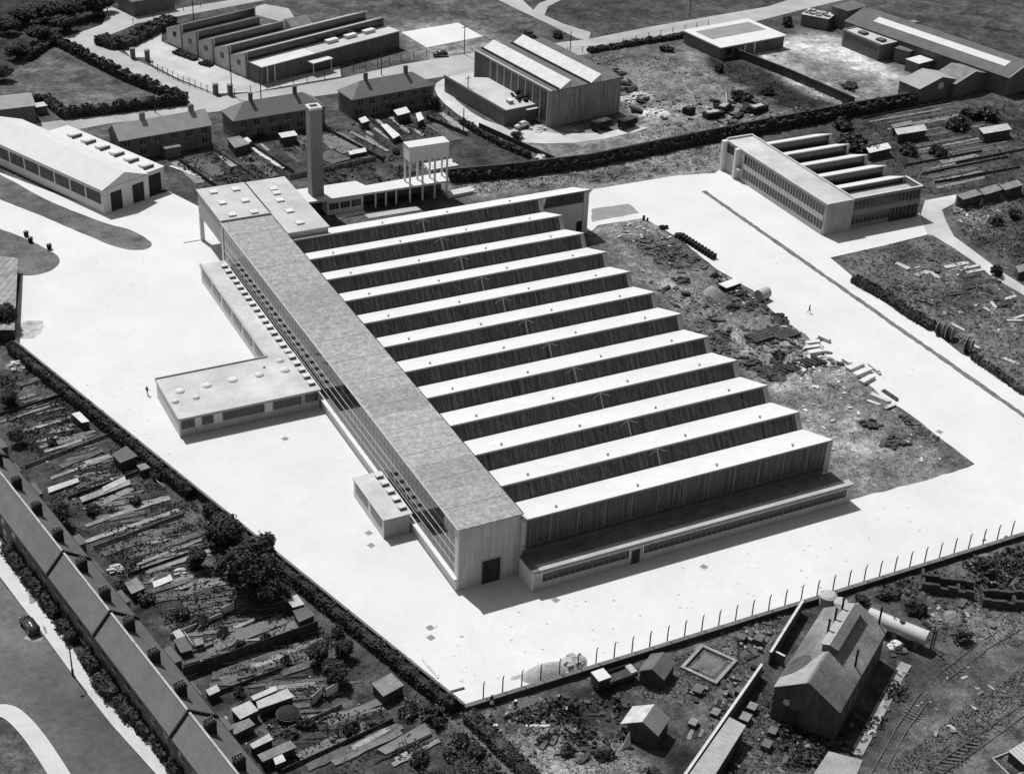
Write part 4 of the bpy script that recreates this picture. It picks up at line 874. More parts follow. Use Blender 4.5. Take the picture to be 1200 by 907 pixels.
for s in range(5):
    g=random.Random(s+40); bl=[(0,0,.5,.6)]+[(g.uniform(-.6,.6),g.uniform(-.6,.6),g.uniform(.25,.8),g.uniform(.25,.45)) for _ in range(6)]
    me=leaf_mesh('bush',bl,520,.13,s+40,.85); me.materials.append([m_leaf,m_leafM,m_leaf,m_leafM,m_leaf][s]); BUSH.append(me)
def trunk_mesh():
    mb=MB(); mb.tube((0,0,-.3),(0.05,0,2.2),.24,.17,8); mb.tube((.05,0,2.1),(.1,.05,4.0),.17,.06,7)
    for a in (0,1.3,2.6,3.9,5.2): mb.tube((.05,0,1.9+.2*a*.5),(1.2*math.cos(a),1.2*math.sin(a),3.4+.15*a),.10,.03,6)
    o=mb.build('trunk',m_bark); me=o.data; bpy.data.objects.remove(o); return me
TRUNK=trunk_mesh()
def tree(x,y,h,r,label,name='tree',cat='tree',group=None,k=None):
    t=thing(name,label,cat,(x,y,0),random.uniform(0,6.28),group); s=h/6.2
    o=bpy.data.objects.new('trunk',TRUNK); COL.objects.link(o); o.parent=t; o.scale=(s,s,s)
    o=bpy.data.objects.new('crown',TREES[(k if k is not None else random.randrange(4))]); COL.objects.link(o); o.parent=t; o.scale=(r/2.6,r/2.6,s)
    return t
def bush(x,y,h,r,label,name='bush',cat='bush',group=None,k=None):
    o=bpy.data.objects.new(name,BUSH[k if k is not None else random.randrange(5)]); COL.objects.link(o); o.location=(x,y,-.1); o.rotation_euler=(0,0,random.uniform(0,6.28)); o.scale=(r,r,h/1.2); return tag(o,label,cat,group)
def hedge(label,pts,h,w,dens=22,size=.22,name='hedge',cat='hedge',m=None,z0=-.05,ragged=.25):
    v=[];f=[]; r=rng
    core=MB()
    for i in range(len(pts)-1):
        a=Vector(pts[i]); b=Vector(pts[i+1]); L=(b-a).length
        if L<.01: continue
        u=(b-a)/L; n=Vector((-u.y,u.x)); cnt=int(L*(2*h+w)*dens)
        for _ in range(cnt):
            s=r.random()*L; hh=h*(1+ragged*math.sin(s*1.7+i)*.6+ragged*math.sin(s*.53+2*i)*.5)
            q=r.random()*(2*hh+w)
            if q<hh: off,zz=-w/2,q; nn=-n
            elif q<hh+w: off,zz=q-hh-w/2,hh; nn=None
            else: off,zz=w/2,q-hh-w; nn=n
            p=a+u*s+n*(off+r.normal()*.12); z=zz+r.normal()*.12
            nv=np.array([nn.x,nn.y,.4]) if nn else np.array([0,0,1.]); nv=nv+r.normal(size=3)*.6; nv/=np.linalg.norm(nv)
            A=np.cross(nv,[.3,.5,.8]); A/=np.linalg.norm(A)+1e-9; B=np.cross(nv,A); sz=size*(.6+.8*r.random()); c=np.array([p.x,p.y,max(z,.03)])
            k=len(v); v+=[tuple(c+A*sz),tuple(c+B*sz*.8),tuple(c-A*sz),tuple(c-B*sz*.8)]; f.append((k,k+1,k+2,k+3))
        e=n*(w*.42); q0,q1=a+u*.02,b-u*.02
        k=len(v); hh=h*.88
        P=[(q0-e),(q1-e),(q1+e),(q0+e)]
        v+=[(p.x,p.y,-.3) for p in P]+[(p.x,p.y,hh) for p in P]
        for q in ((4,5,6,7),(0,1,5,4),(1,2,6,5),(2,3,7,6),(3,0,4,7)): f.append(tuple(k+j for j in q))
    me=bpy.data.meshes.new(name); me.from_pydata([(x,y,z+z0) for x,y,z in v],[],f); me.materials.append(m or m_leaf)
    o=bpy.data.objects.new(name,me); COL.objects.link(o); return tag(o,label,cat)
def stuff_tufts(name,polys,n,size,m,hmul=1.0,z=0.0,clump=True,tn=None):
    v=[];f=[]; r=rng; tv=[]; tn=tn or .8
    for poly in polys:
        w=px(*poly) if len(poly[0])==2 and max(abs(c) for p in poly for c in p)>0 else poly
        xs=[p[0] for p in w]; ys=[p[1] for p in w]; N=int(n)
        X=r.uniform(min(xs),max(xs),N*6); Y=r.uniform(min(ys),max(ys),N*6); ok=pip(w,X,Y); X=X[ok][:N]; Y=Y[ok][:N]
        for x,y in zip(X,Y):
            i_=int(round((x-GX0)/ST)); j_=int(round((y-GY0)/ST)); i_=min(max(i_,0),nx-1); j_=min(max(j_,0),ny-1)
            if mk[j_,i_]>.05: continue
            if clump and (math.sin(x*.9)+math.sin(y*1.1+x*.4)+math.sin(x*.23-y*.31)*1.2)<r.normal()*.8: continue
            z0=gz[j_,i_]; s=size*(.5+r.random()); 
            for q in range(3):
                d=r.normal(size=3)*s*.6; c=np.array([x,y,z0+s*hmul*(.3+.6*r.random())])+d*np.array([1,1,.3]); nv=r.normal(size=3)+np.array([0,0,.6]); nv/=np.linalg.norm(nv); A=np.cross(nv,[.3,.5,.8]); A/=np.linalg.norm(A)+1e-9; B=np.cross(nv,A)
                k=len(v); v+=[tuple(c+A*s*.6),tuple(c+B*s*.5),tuple(c-A*s*.6),tuple(c-B*s*.5)]; f.append((k,k+1,k+2,k+3)); tv+=[tone[j_,i_]*tn]*4
    me=bpy.data.meshes.new(name); me.from_pydata(v,[],f); at=me.attributes.new('tone','FLOAT','POINT'); at.data.foreach_set('value',np.array(tv,np.float32)); me.materials.append(m); o=bpy.data.objects.new(name,me); COL.objects.link(o); o['kind']='stuff'; return o
def stuff_rubble(name,polys,n,size,m):
    mb=MB(); r=random.Random(len(polys)*7+n)
    for poly in polys:
        w=px(*poly); xs=[p[0] for p in w]; ys=[p[1] for p in w]; c=0;tries=0
        while c<n and tries<n*30:
            tries+=1; x,y=r.uniform(min(xs),max(xs)),r.uniform(min(ys),max(ys))
            if not pip(w,np.array([x]),np.array([y]))[0]: continue
            c+=1; s=size*r.choice((.4,.6,.8,1,1.5)); l=s*r.uniform(.6,2.2); a=r.uniform(0,3.14); z=gh(x,y)-.05; u=Vector((math.cos(a),math.sin(a)))*l/2; q=Vector((-math.sin(a),math.cos(a)))*s*.4; p=Vector((x,y)); tl=r.uniform(-.1,.2)
            mb.extrude([((p-u-q).x,(p-u-q).y,z),((p+u-q).x,(p+u-q).y,z+tl*l),((p+u+q).x,(p+u+q).y,z+tl*l),((p-u+q).x,(p-u+q).y,z)],(0,0,s*.35))
    o=mb.build(name,m); o['kind']='stuff'; return o
# ------------------------------------------------------------------ garden boundary wall with overgrown hedge
wl=[P2(20,409),P2(180,548),P2(340,690),P2(450,776),P2(545,836)]
f=Fr(wl[0],wl[-1]); t=thing('boundary_wall','long dark brick wall dividing the terrace back gardens from the white yard','wall',(f.o.x,f.o.y,0),f.rz)
MB().box(0,f.L,-.35,-.1,-.2,1.7).build('wall',mat('dark_garden_wall',.04,.3,.5,3),t); MB().box(0,f.L,-.42,-.05,1.7,1.82).build('coping',mat('dull_coping',.12,.2,.5,3),t)
def along(x,y): return f.wd(x,y)
hedge('dark overgrown hedge along the garden side of the long dark yard wall, upper half',[along(0,-1.3),along(f.L*.25,-1.2),along(f.L*.48,-1.2)],1.8,1.15,26,.17)
hedge('dark overgrown hedge along the garden side of the long dark yard wall, lower half',[along(f.L*.52,-1.4),along(f.L*.8,-1.2),along(f.L-1,-1.2)],1.8,1.2,26,.17)
hedge('dark unkempt hedge running down from the bottom corner of the white yard',px((548,842),(600,892),(640,935)),1.5,1.9,22,.17)
for (x,y,h,r,lab,k) in ((262,652,8.0,3.6,'broad dark tree against the yard wall, topmost of the big garden trees',0),(292,690,8.6,4.6,'largest dark tree in the gardens, its crown leaning over the yard wall',1),(309,649,4.6,2.1,'dark bushy tree jutting out over the white yard',2),(318,700,5.0,3.0,'dark tree below the largest garden tree beside the wall',3),(68,612,4.2,2.4,'round dark tree close behind the terrace near the black scullery roofs',1),(232,660,3.6,1.8,'small dark tree at the left foot of the big garden trees',2),(392,792,3.6,2.1,'dark tree against the yard wall above the garden shed',0),(372,770,3.4,1.9,'dark tree against the yard wall below the two pale-gabled sheds',1),(404,764,3.0,1.5,'smaller dark tree hard against the yard wall above the square shed roof',2),(12,470,2.8,1.6,'dark tree at the left edge behind the rubble heap',2),(20,515,2.8,1.6,'dark tree at the left edge above the garden paths',1),(205,808,3.2,1.6,'dark tree close to the terrace between two back yards',0),(8,380,5.5,3.0,'dark tree at the left edge beside the slatted hut',3)):
    p=P2(x,y+6); tree(p[0],p[1],h,r,lab,k=k)
# lighter shrubs
shr=[(340,860,.9,1.3,'low bush beside the round dark hut'),(357,850,1.2,1.3,'dark bush between the round hut and the leaning panels'),(410,858,1.2,1.4,'dark bush left of the washing line'),(335,776,1.1,.9,'small bush in the strip of lawn'),(281,757,1.0,.9,'dark bush beside the first lawn strip'),(312,748,1.0,.8,'small round bush at the head of the pale lawn'),(160,591,1.2,1.2,'bush at the end of the pale glasshouse strip'),(183,560,1.2,1.3,'bush beside the white plank by the yard wall'),(504,838,1.6,1.9,'pale leafy bush at the head of the square lawn'),(480,833,1.5,1.9,'broad bush below the square shed roof by the wall'),(515,850,1.2,1.2,'bush at the corner of the square lawn nearest the wall'),(540,868,1.2,1.4,'dark bush left of the hedge below the yard corner'),(560,885,1.2,1.3,'dark bush at the foot of the hedge below the yard corner'),(525,885,1.0,1.3,'scrubby bush in the lower garden below the square lawn'),(490,893,1.3,1.6,'scrubby bush at the bottom edge below the square lawn'),(236,730,1.3,1.6,'dark bush in the garden above the black yard shelter'),(215,722,1.2,1.5,'dark bush behind the terrace above the white-posted fence'),(262,742,1.1,1.2,'dark bush behind the long white plank fence'),(60,520,1.0,1.1,'dark bush between two garden paths at the left'),(110,600,1.2,1.4,'dark bush under the round terrace tree'),(140,690,1.3,1.7,'dark bush behind the terrace beside the pale rubbish'),(170,705,1.2,1.5,'dark bush in the garden below the pale cold frames'),(280,815,1.0,1.0,'dark bush at the corner of the patched shed roof'),(395,745,1.2,1.3,'low bush beside the yard wall below the pale-gabled sheds')]
for (x,y,h,r,lab) in shr: p=P2(x,y); bush(p[0],p[1],h*1.3,r,lab)
# street-front hedges
FH=[((66,738),(80,757)),((44,706),(62,728)),((24,678),(42,702)),((2,648),(21,674)),((93,772),(106,792)),((108,802),(126,824)),((133,828),(148,848)),((152,846),(170,868)),((176,872),(192,895)),((195,902),(210,922))]
for i,(a,b) in enumerate(sorted(FH,key=lambda q:-q[0][1])):
    pa,pb=Vector(P2(*a)),Vector(P2(*b)); d=(pb-pa).normalized(); n=Vector((d.y,-d.x))*(-1)
    n=Vector((-d.y,d.x)); off=n*.9
    hedge(f'dark front-garden hedge before the terrace, {ordw(i)} from the bottom of the photo',[tuple(pa+off),tuple(pb+off)],1.5,1.9,20,.2); COL.objects[-1]['group']='front garden hedges'
flat('front_gardens',px((-60,552),(0,634),(18,660),(40,690),(56,712),(62,728),(86,762),(106,796),(128,806),(150,840),(172,864),(196,900),(262,990))+[tr.wd(edges[0],yf-.3),tr.wd(edges[-1],yf-.3)],m_cinder,.0)
# lamp post, car
lp=P2(85.6,791.3); t=thing('lamp_post','dark street lamp post casting a thin shadow across the terrace pavement','street lamp',(lp[0],lp[1],.05))
MB().lathe((0,0,0),[(.17,0),(.17,.9),(.10,1.1),(.07,6.6),(.05,7.0)],10).build('post',m_metal,t); MB().tube((0,0,6.9),(-.7,-.3,7.3),.05).tube((-.7,-.3,7.3),(-.7,-.3,7.05),.05).build('bracket',m_metal,t); MB().lathe((-.7,-.3,6.7),[(.10,0),(.22,.18),(.26,.28),(.10,.4)],10).build('lantern',m_cap,t)
def carbody(t,m):
    mb=MB(); 
    prof=[(-2.0,.35),(-2.05,.75),(-1.9,.95),(-1.05,1.0),(-.65,1.5),(.95,1.55),(1.55,1.15),(2.0,.85),(2.05,.4)]
    bm=bmesh.new(); rows=[]
    for x,z in prof: rows.append([bm.verts.new((x,s*(.72 if z<1.2 else .58),z)) for s in (-1,1)])
    for i in range(len(rows)-1): bm.faces.new((rows[i][0],rows[i+1][0],rows[i+1][1],rows[i][1]))
    bm.faces.new((rows[-1][0],rows[0][0],rows[0][1],rows[-1][1]))
    for s in (0,1): bm.faces.new([r[s] for r in (rows if s else rows[::-1])])
    bmesh.ops.recalc_face_normals(bm,faces=bm.faces); bmesh.ops.bevel(bm,geom=bm.edges[:],offset=.12,segments=3,affect='EDGES')
    me=bpy.data.meshes.new('body'); bm.to_mesh(me); bm.free(); me.materials.append(m); me.polygons.foreach_set('use_smooth',[True]*len(me.polygons))
    o=bpy.data.objects.new('body',me); COL.objects.link(o); o.parent=t
    for x in (-1.3,1.25):
        for s in (-1,1):
            w=MB().tube((x,s*.62,.33),(x,s*.82,.33),.34,.34,14).build('wheel',m_para,t); MB().tube((x,s*.80,.33),(x,s*.84,.33),.15,.15,8,m_cap).build('hub',None,w)
            MB().box(x-.5,x+.5,s*.66-.12,s*.66+.12,.55,.78).build('mudguard',m,t)
    MB().extrude([(-1.02,-.52,1.06),(-1.02,.52,1.06),(-.70,.5,1.48),(-.70,-.5,1.48)],(-.03,0,.02)).build('windscreen',m_glass,t)
    for s in (-1,1): MB().box(-.45,.9,s*.66-.02,s*.66+.02,1.08,1.40).build('side_window',m_glass,t)
    for s in (-1,1): MB().tube((-2.02,s*.5,.75),(-2.16,s*.5,.75),.12,.12,10).build('headlight',m_cap,t)
a,b=P2(28,727),P2(43,747); cf=Fr(a,b); cc=cf.wd(cf.L/2,0); t=thing('parked_car','dark rounded old saloon car parked by the terrace pavement','car',(cc[0],cc[1],.0),cf.rz); carbody(t,m_car)
flat('worn_patch',rag(smooth_poly(px((24,746),(36,752),(50,750),(46,744)),2),.6,.15),m_pathL,.012-.02)
flat('manhole_cover',px((33,694),(40,693),(42,706),(35,708)),mat('iron_cover',.22,.2,1,4),.056)
flat('manhole_cover',px((50,734),(53,734),(56,742),(53,743)),mat('iron_cover',.22,.2,1,4),.056)
# ------------------------------------------------------------------ back gardens: paths, beds, lawns (surfaces)
def strip(a,b,w,m,name='garden_path',z=None,ragged=.12):
    A,B=P2(*a),P2(*b); Z[0]+=1
    return flat(name,rag(ribbon([A,B],w),1.0,ragged),m,.10+.0013*(Z[0]%60) if z is None else z)
for a,b,w,m,n in (
 ((19,508),(83,490),.7,m_pathL,'garden_path'),((0,495),(68,473),.5,m_bedL,'garden_path'),((52,530),(96,516),.7,m_pathL,'garden_path'),((46,525),(97,510),.8,m_bedL,'garden_path'),((60,561),(130,535),.8,m_bedL,'garden_path'),((100,543),(128,534),.7,m_pathL,'garden_path'),
 ((107,596),(155,572),1.3,m_bedL,'garden_bed'),((146,596),(199,584),1.4,m_bedL,'garden_bed'),((100,617),(170,591),.8,m_bedL,'garden_bed'),((130,606),(199,584),.6,m_pathL,'garden_path'),((100,635),(209,598),.8,m_pathL,'garden_path'),((120,650),(225,612),1.2,m_bedM,'garden_bed'),((150,655),(245,622),1.0,m_bedM,'garden_bed'),((160,662),(238,632),.6,m_bedL,'garden_bed'),
 ((173,668),(249,642),1.9,m_bedL,'garden_bed'),((198,663),(247,643),.5,m_pathL,'garden_path'),((200,683),(244,668),1.0,m_bedL,'garden_bed'),((170,695),(250,672),.9,m_bedM,'garden_bed'),((180,705),(240,690),.8,m_bedM,'garden_bed'),
 ((238,763),(333,725),2.2,m_lawn,'lawn'),((318,748),(352,733),2.6,m_lawn,'lawn'),((270,772),(330,748),1.3,m_lawn,'lawn'),((275,736),(298,726),.5,m_pathL,'garden_path'),((212,775),(245,765),2.0,m_bedM,'garden_bed'),
 ((250,791),(380,750),1.3,m_bedM,'garden_bed'),((260,800),(375,760),1.2,m_bedM,'garden_bed'),((295,781),(321,774),.8,m_pathL,'garden_path'),((320,772),(372,752),.9,m_bedL,'garden_bed'),((330,790),(400,765),1.2,m_bedM,'garden_bed'),
 ((350,888),(430,850),1.5,m_lawn,'lawn'),((360,900),(470,850),1.3,m_bedM,'garden_bed'),((413,877),(456,854),.7,m_pathL,'garden_path'),((390,895),(470,858),1.0,m_lawn,'lawn'),((438,895),(506,861),.25,m_para,'lawn_edging'),((460,897),(515,868),.7,m_bedL,'garden_bed'),((463,890),(478,882),.6,m_pathL,'garden_path'),((384,848),(446,822),1.2,m_lawn,'lawn'),((210,690),(245,678),.9,m_bedL,'garden_bed'),((30,478),(70,462),1.2,m_bedM,'garden_bed'),((20,452),(60,440),1.4,m_bedM,'garden_bed'),((70,548),(120,528),1.2,m_bedM,'garden_bed'),((90,572),(130,556),1.0,m_bedM,'garden_bed')):
    struct(strip(a,b,w,m,n))
flat('lawn',px((442,879),(497.5,848),(506,860),(452,885)),m_lawn,.2)
# rows of plants
def rows(polys,dens,size,m,name='vegetables'): return stuff_tufts(name,polys,dens,size,m,.8)
G1=[[(0,440),(40,436),(110,500),(60,545),(0,500)],[(60,545),(130,500),(240,600),(110,650),(60,600)],[(110,650),(250,600),(300,690),(190,720)],[(190,720),(330,690),(400,760),(260,810),(220,780)]]
stuff_tufts('undergrowth',G1,2200,.23,m_leaf,1.0)
stuff_tufts('undergrowth',G1+[[(260,800),(400,760),(470,800),(540,860),(480,930),(300,920)]],1500,.18,m_leafM,1.0)
stuff_tufts('undergrowth',[[(480,850),(545,845),(610,930),(430,930)],[(300,820),(400,790),(440,850),(330,900)]],1500,.26,m_leaf,1.0)
# ------------------------------------------------------------------ garden sheds, frames and fences
SH=[('garden_shed','small shed with a bright white roof beside the yard wall',((83.7,485.5),(93.4,483),(104.8,492.8),(95.8,494.7)),1.48,m_slabw),
 ('garden_shed','dark shed with a square grey roof against the yard wall, uppermost of its kind',((131,532.8),(148,523),(161.3,533.3),(140.7,542)),1.72,m_felt),
 ('garden_shed','square shed with a mottled grey roof against the yard wall near the bottom corner',((435.3,801.4),(458.4,789),(473.8,801.4),(449,814.8)),1.79,m_shedroof),
 ('glasshouse','long pale glasshouse strip lying across the upper gardens',((93.4,583),(151,562),(154,566.5),(96,588)),0.5,m_pathL),
 ('glasshouse','short bright glass lid standing beside the long pale glasshouse strip',((120,571),(146,558),(148,563),(122,576)),0.65,m_shedL),
 ('cold_frame','narrow bright cold frame behind the terrace below the dark square shed',((55.8,571.6),(91,560),(93,564),(57,577)),0.4,m_shedL),
 ('cold_frame','bright white cold frames in the middle of the gardens',((178.6,682),(200,674),(202.5,679),(180.5,688)),0.35,m_slabw),
 ('garden_shed','patched pale shed roof, left of the long shed pair behind the terrace',((270.8,831.4),(292.6,821.4),(303,831),(281.4,841.5)),1.72,m_shedL),
 ('garden_shed','long pale patched shed roof, longest in the gardens',((300,822.4),(336.4,807.4),(345,815),(302.6,830)),1.72,m_shedL),
 ('garden_shed','narrow bright shed roof standing just behind the longest patched shed',((294,816.5),(323,804),(325,807.5),(297,819.5)),1.87,m_slabw),
 ('garden_shed','shed with a plain pale roof behind the terrace near the bottom, beside the round hut',((292.6,872.7),(315,860),(320,865),(296.4,876.5)),1.72,m_shedL),
 ('garden_shed','long speckled grey shed roof near the bottom of the gardens',((301.4,885),(340,867.7),(347.7,874),(307.6,891.5)),1.56,m_shedroof),
 ('garden_shed','tiny bright-roofed shed beside the long speckled shed roof',((320,889),(331,884),(335,890),(323,895)),1.25,m_slabw),
 ('garden_shed','small pale slab roof close behind the terrace in the middle of the row',((241,809),(254,802.5),(258,808),(245,814)),1.40,m_shedL),
 ('garden_shed','low shed with a broken pale roof against the yard wall in the middle gardens',((335,702),(348,697),(357,707),(343,711)),1.56,m_shedL),
 ('garden_shed','dark shed with one pale end close below the broken-roofed shed',((343,716),(360,711),(369,720),(350,728)),1.56,m_felt),
 ('garden_shed','dark open shelter with pale posts behind the terrace, black inside',((203,750),(216,746),(226,760),(212,764)),1.25,m_felt),
 ('garden_shed','ribbed grey shed roof behind the terrace near the pale rubbish',((146,684),(160,677),(170,688),(154,695)),1.48,m_shedroof),
 ('garden_shed','small pale-roofed outhouse behind the terrace at the white plank fence',((202,741),(210,737.5),(217,744),(208,749)),1.40,m_shedL),
 ('garden_shed','small grey-roofed shed below the patched pale shed roof',((268,851),(292,842),(299,848),(274,860)),1.40,m_shedroof),
 ('garden_shed','little grey store with a light lid at the head of the lawn strips',((226,750),(237,747),(239,753),(229,756)),1.2,m_shedroof),
 ('garden_shed','small bright roof at the yard wall beside the upper dark square shed',((160,546),(170,543),(176,547),(165,551)),1.4,m_shedroof),
 ('slatted_hut','low slatted hut at the left edge with pale roof patches and a dark side',((-14,300),(21,303),(17,386),(-22,386)),2.6,mat('slatted_roof',.24,.3,.5,3,stripe=(0,1.2,.4)))]
for n,lab,q,z,rm in SH: shed_q(n,lab,'shed' if 'shed' in n else n.split('_')[-1],q,z,roof=rm,drop=.25 if z>1 else .15,group='sheds in the back gardens' if n=='garden_shed' else None)
for i,q in enumerate((((2,312),(19,312),(18.5,318),(1.5,318)),((6,334),(18,334),(17.5,342),(5.5,342)),((4,350),(17,350),(16.5,363),(3.5,363)))):
    pass
def panel(name,label,cat,a,b,h,m,th=.06,z=0):
    f=Fr(P2(*a),P2(*b)); t=thing(name,label,cat,(f.o.x,f.o.y,z),f.rz); MB().box(0,f.L,-th/2,th/2,0,h).build('boards',m,t)
    n=max(1,int(f.L/3))
    for k in range(n+1): x=k*f.L/n; MB().box(x-.05,x+.05,-th/2-.1,-th/2,-.1,h+.06).build('post',m_wood,t)
    return t
panel('plank_fence','long low white plank fence across the gardens above the black shelter','fence',(200,748),(262,722),.75,m_timber)
panel('plank_screen','upright white boarding at the far end of the low plank fence','screen',(259,722),(275,714),1.4,m_slabw)
panel('garden_screen','dark-framed pale screen left of the white clothes-drying screen','screen',(365,827),(378,815),1.5,m_shedL)
panel('drying_screen','white screen standing in the garden beside the dark trees','screen',(381,818),(396.5,809),1.5,m_slabw)
panel('plank_fence','tall dark plank fence dividing the gardens in the lower middle','fence',(215,794),(372,739),1.7,m_wood)
panel('plank_fence','white fence edge beside the black garden shelter','fence',(216,746),(227,762),1.0,m_slabw)
panel('white_plank','white plank leaning by the yard wall below the dark square shed','plank',(184,568),(194,575),.8,m_slabw)
for i,(a,b) in enumerate((((0,487),(80,462)),((30,548),(130,510)),((80,585),(170,552)),((110,643),(215,604)),((150,675),(250,640)),((215,770),(250,757)),((250,815),(330,785)),((330,860),(400,828)),((330,905),(460,845)))):
    panel('garden_fence',f'low weathered garden fence between the terrace gardens, {ordw(i)} from the top','fence',a,b,.55,m_woodM if i%2 else m_wood)['group']='fences between the gardens'
t=thing('round_hut','round dark corrugated hut among the garden sheds','hut',(*P2(338,842),0)); MB().lathe((0,0,0),[(1.5,-.2),(1.5,.9),(1.4,1.1),(.8,1.4),(.05,1.5)],20).build('shell',m_para,t); MB().lathe((0,0,.9),[(1.50,0),(1.54,.06),(1.42,.08)],20).build('rim',mat('dull_rim',.09,.2,1,3),t)
# washing line
a,b=Vector(P2(384,864)),Vector(P2(447,841)); wf=Fr(a,b); t=thing('washing_line','line of white washing hung between two posts across a lower garden','washing line',(wf.o.x,wf.o.y,0),wf.rz)
for x in (0,wf.L): MB().box(x-.06,x+.06,-.06,.06,0,2.0).build('post',m_wood,t)
MB().tube((0,0,1.9),(wf.L,0,1.85),.015,.015,4).build('line',m_frame,t)
x=.5
for w_,h_ in ((.8,.9),(.6,.7),(1.0,1.1),(.5,.6),(.9,.8),(.4,.7),(1.4,1.2),(1.5,1.2),(.6,.7)):
    if x+w_<wf.L:
        mb=MB(); n=4
        for k in range(n): mb.extrude([(x+w_*k/n,.04*math.sin(k*2),1.87),(x+w_*(k+1)/n,.04*math.sin(k*2+2),1.87),(x+w_*(k+1)/n,.06+.1*math.sin(k*2+2),1.87-h_),(x+w_*k/n,.06+.1*math.sin(k*2),1.87-h_)],(0,.02,0))
        mb.build('washing',m_cloth,t)
    x+=w_+random.uniform(.15,.6)
# heaps and litter in the gardens
def heap(name,label,x,y,r,h,m,seed=0,pieces=0,pm=None,cat='heap',rough=.25):
    g=random.Random(seed); mb=MB(); n=18; rings=7; p=P2(x,y)
    for k in range(rings+1):
        s=k/rings
        for q in range(n):
            a=2*math.pi*q/n; rr=r*(1-s)*(1+rough*math.sin(2*a+seed)+rough*.5*g.uniform(-1,1)); mb.v.append((rr*math.cos(a),rr*math.sin(a),h*(1-(1-s)**1.6)*(1+rough*.5*g.uniform(-1,1))-.1))
    for k in range(rings):
        for q in range(n): mb.f.append((k*n+q,k*n+(q+1)%n,(k+1)*n+(q+1)%n,(k+1)*n+q)); mb.mi.append(-1)
    o2=mb
    if pieces:
        for _ in range(pieces): 
            a=g.uniform(0,6.28); d=r*g.uniform(.2,.95); s=g.uniform(.12,.45); zz=h*(1-(d/r)**1.6)*.8; o2.box(d*math.cos(a)-s,d*math.cos(a)+s,d*math.sin(a)-s*.6,d*math.sin(a)+s*.6,zz-.1,zz+s*.7,pm or m_rubble)
    o=mb.build(name,m,None,not pieces); o.location=(p[0],p[1],0)
    return tag(o,label,cat)
heap('rubble_heap','pale heap of broken stones beside the yard wall at far left',20,430,1.7,.9,m_bedL,3,26)
heap('sand_heap','wide low pale sand heap on the yard by the front posts',639,788,2.6,1.3,m_sand,1,rough=.08).scale=(1.35,.75,1)
heap('gravel_heap','steeper grey gravel heap on the yard, right of the sand heap',672,777,2.0,1.2,mat('gravel_heap',.34,.3,1.2,3,bump=.4),5,8,m_sand,rough=.10).scale=(1.2,.8,1)
heap('spilt_sand','low pale dusting of spilt sand left of the sand heap',607,793,1.8,.14,m_sand,8).scale=(1.1,.6,1)
heap('rubbish_heap','bright white rubbish heaped behind the terrace beside the ribbed shed',136,668,1.1,.6,m_bedL,9,20,m_shedL)
heap('rubbish_heap','pale rubbish heap in the garden below the cold frames',212,672,.9,.4,m_bedL,10,12,m_shedL)
stuff_rubble('litter',[[(130,640),(170,640),(260,680),(200,700),(150,690)],[(200,700),(340,700),(380,780),(230,790)],[(230,800),(400,770),(480,850),(380,900),(270,890)],[(20,510),(110,500),(160,580),(90,600)]],34,.26,m_shedL)
# ------------------------------------------------------------------ far walls, hedges, trees
def wall(name,label,pts,h,m,th=.3,cap=None,z=-.1,cat='wall'):
    t=thing(name,label,cat,(pts[0][0],pts[0][1],z)); o=Vector(pts[0])
    mb=MB(); cb=MB()
    for i in range(len(pts)-1):
        a=Vector(pts[i])-o; b=Vector(pts[i+1])-o; d=(b-a).normalized(); n=Vector((-d.y,d.x))*th/2
        mb.prism([tuple(a-n),tuple(b-n),tuple(b+n),tuple(a+n)],0,h); n=n*1.3; cb.prism([tuple(a-n),tuple(b-n),tuple(b+n),tuple(a+n)],h,h+.1)
    mb.build('wall',m,t); cb.build('coping',cap or m_brickM,t); return t
m_dwall=mat('soot_black_wall',.05,.4,.3,3,streak=.3)
wall('boundary_wall','high dark wall running behind the factory yard from the water tower to the far sheds',px((525,213),(600,206),(690,195),(800,172),(900,152),(1000,133),(1080,119)),3.0,m_dwall,.4,m_wood)
wall('boundary_wall','dark wall sloping down from the white-rimmed hut to the far dark corner',px((846,61),(925,92),(1000,125)),2.4,m_dwall,.35,m_wood)
wall('garden_fence','dark fence between the back gardens and the works drive',px((561,150),(610,172),(650,190)),1.3,m_wood,.1,m_wood,cat='fence')
hedge('dark clipped hedge along the right side of the upper left field',px((60,48),(100,70),(150,95),(218,122)),2.3,1.8,12,.35)
hedge('dark clipped hedge along the near side of the upper left field',px((80,138),(140,131),(216,122)),2.2,1.7,12,.35)
hedge('dark ivy and scrub grown along the foot of the high dark wall behind the factory',[(p[0],p[1]-.7) for p in px((528,213),(600,206),(690,195),(800,172),(845,163))],1.9,1.1,14,.3,ragged=.5)
hedge('dark scrub grown along the high dark wall behind the office',[(p[0],p[1]-.9) for p in px((850,162),(900,152),(1000,133),(1070,121))],2.2,1.6,14,.34,ragged=.5)
hedge('shrubby hedge strip between the upper road and the works forecourt',px((118,50),(140,57),(152,52),(175,40),(200,26)),1.8,4.0,14,.4,m=m_leafM)
hedge('dark hedge along the upper edge of the left field',px((30,72),(60,52),(75,55)),1.6,2.0,12,.35)
hedge('low dark hedge beside the machine shed drive',px((540,145),(585,170),(620,185)),1.2,1.2,12,.3)
hedge('scrubby hedge along the far road behind the field',px((690,62),(760,50),(830,40)),1.1,1.6,14,.35,m=m_leafM)
hedge('dark scrubby hedge behind the small outhouse at left',px((40,122),(55,120),(80,140)),1.6,2.0,12,.35)
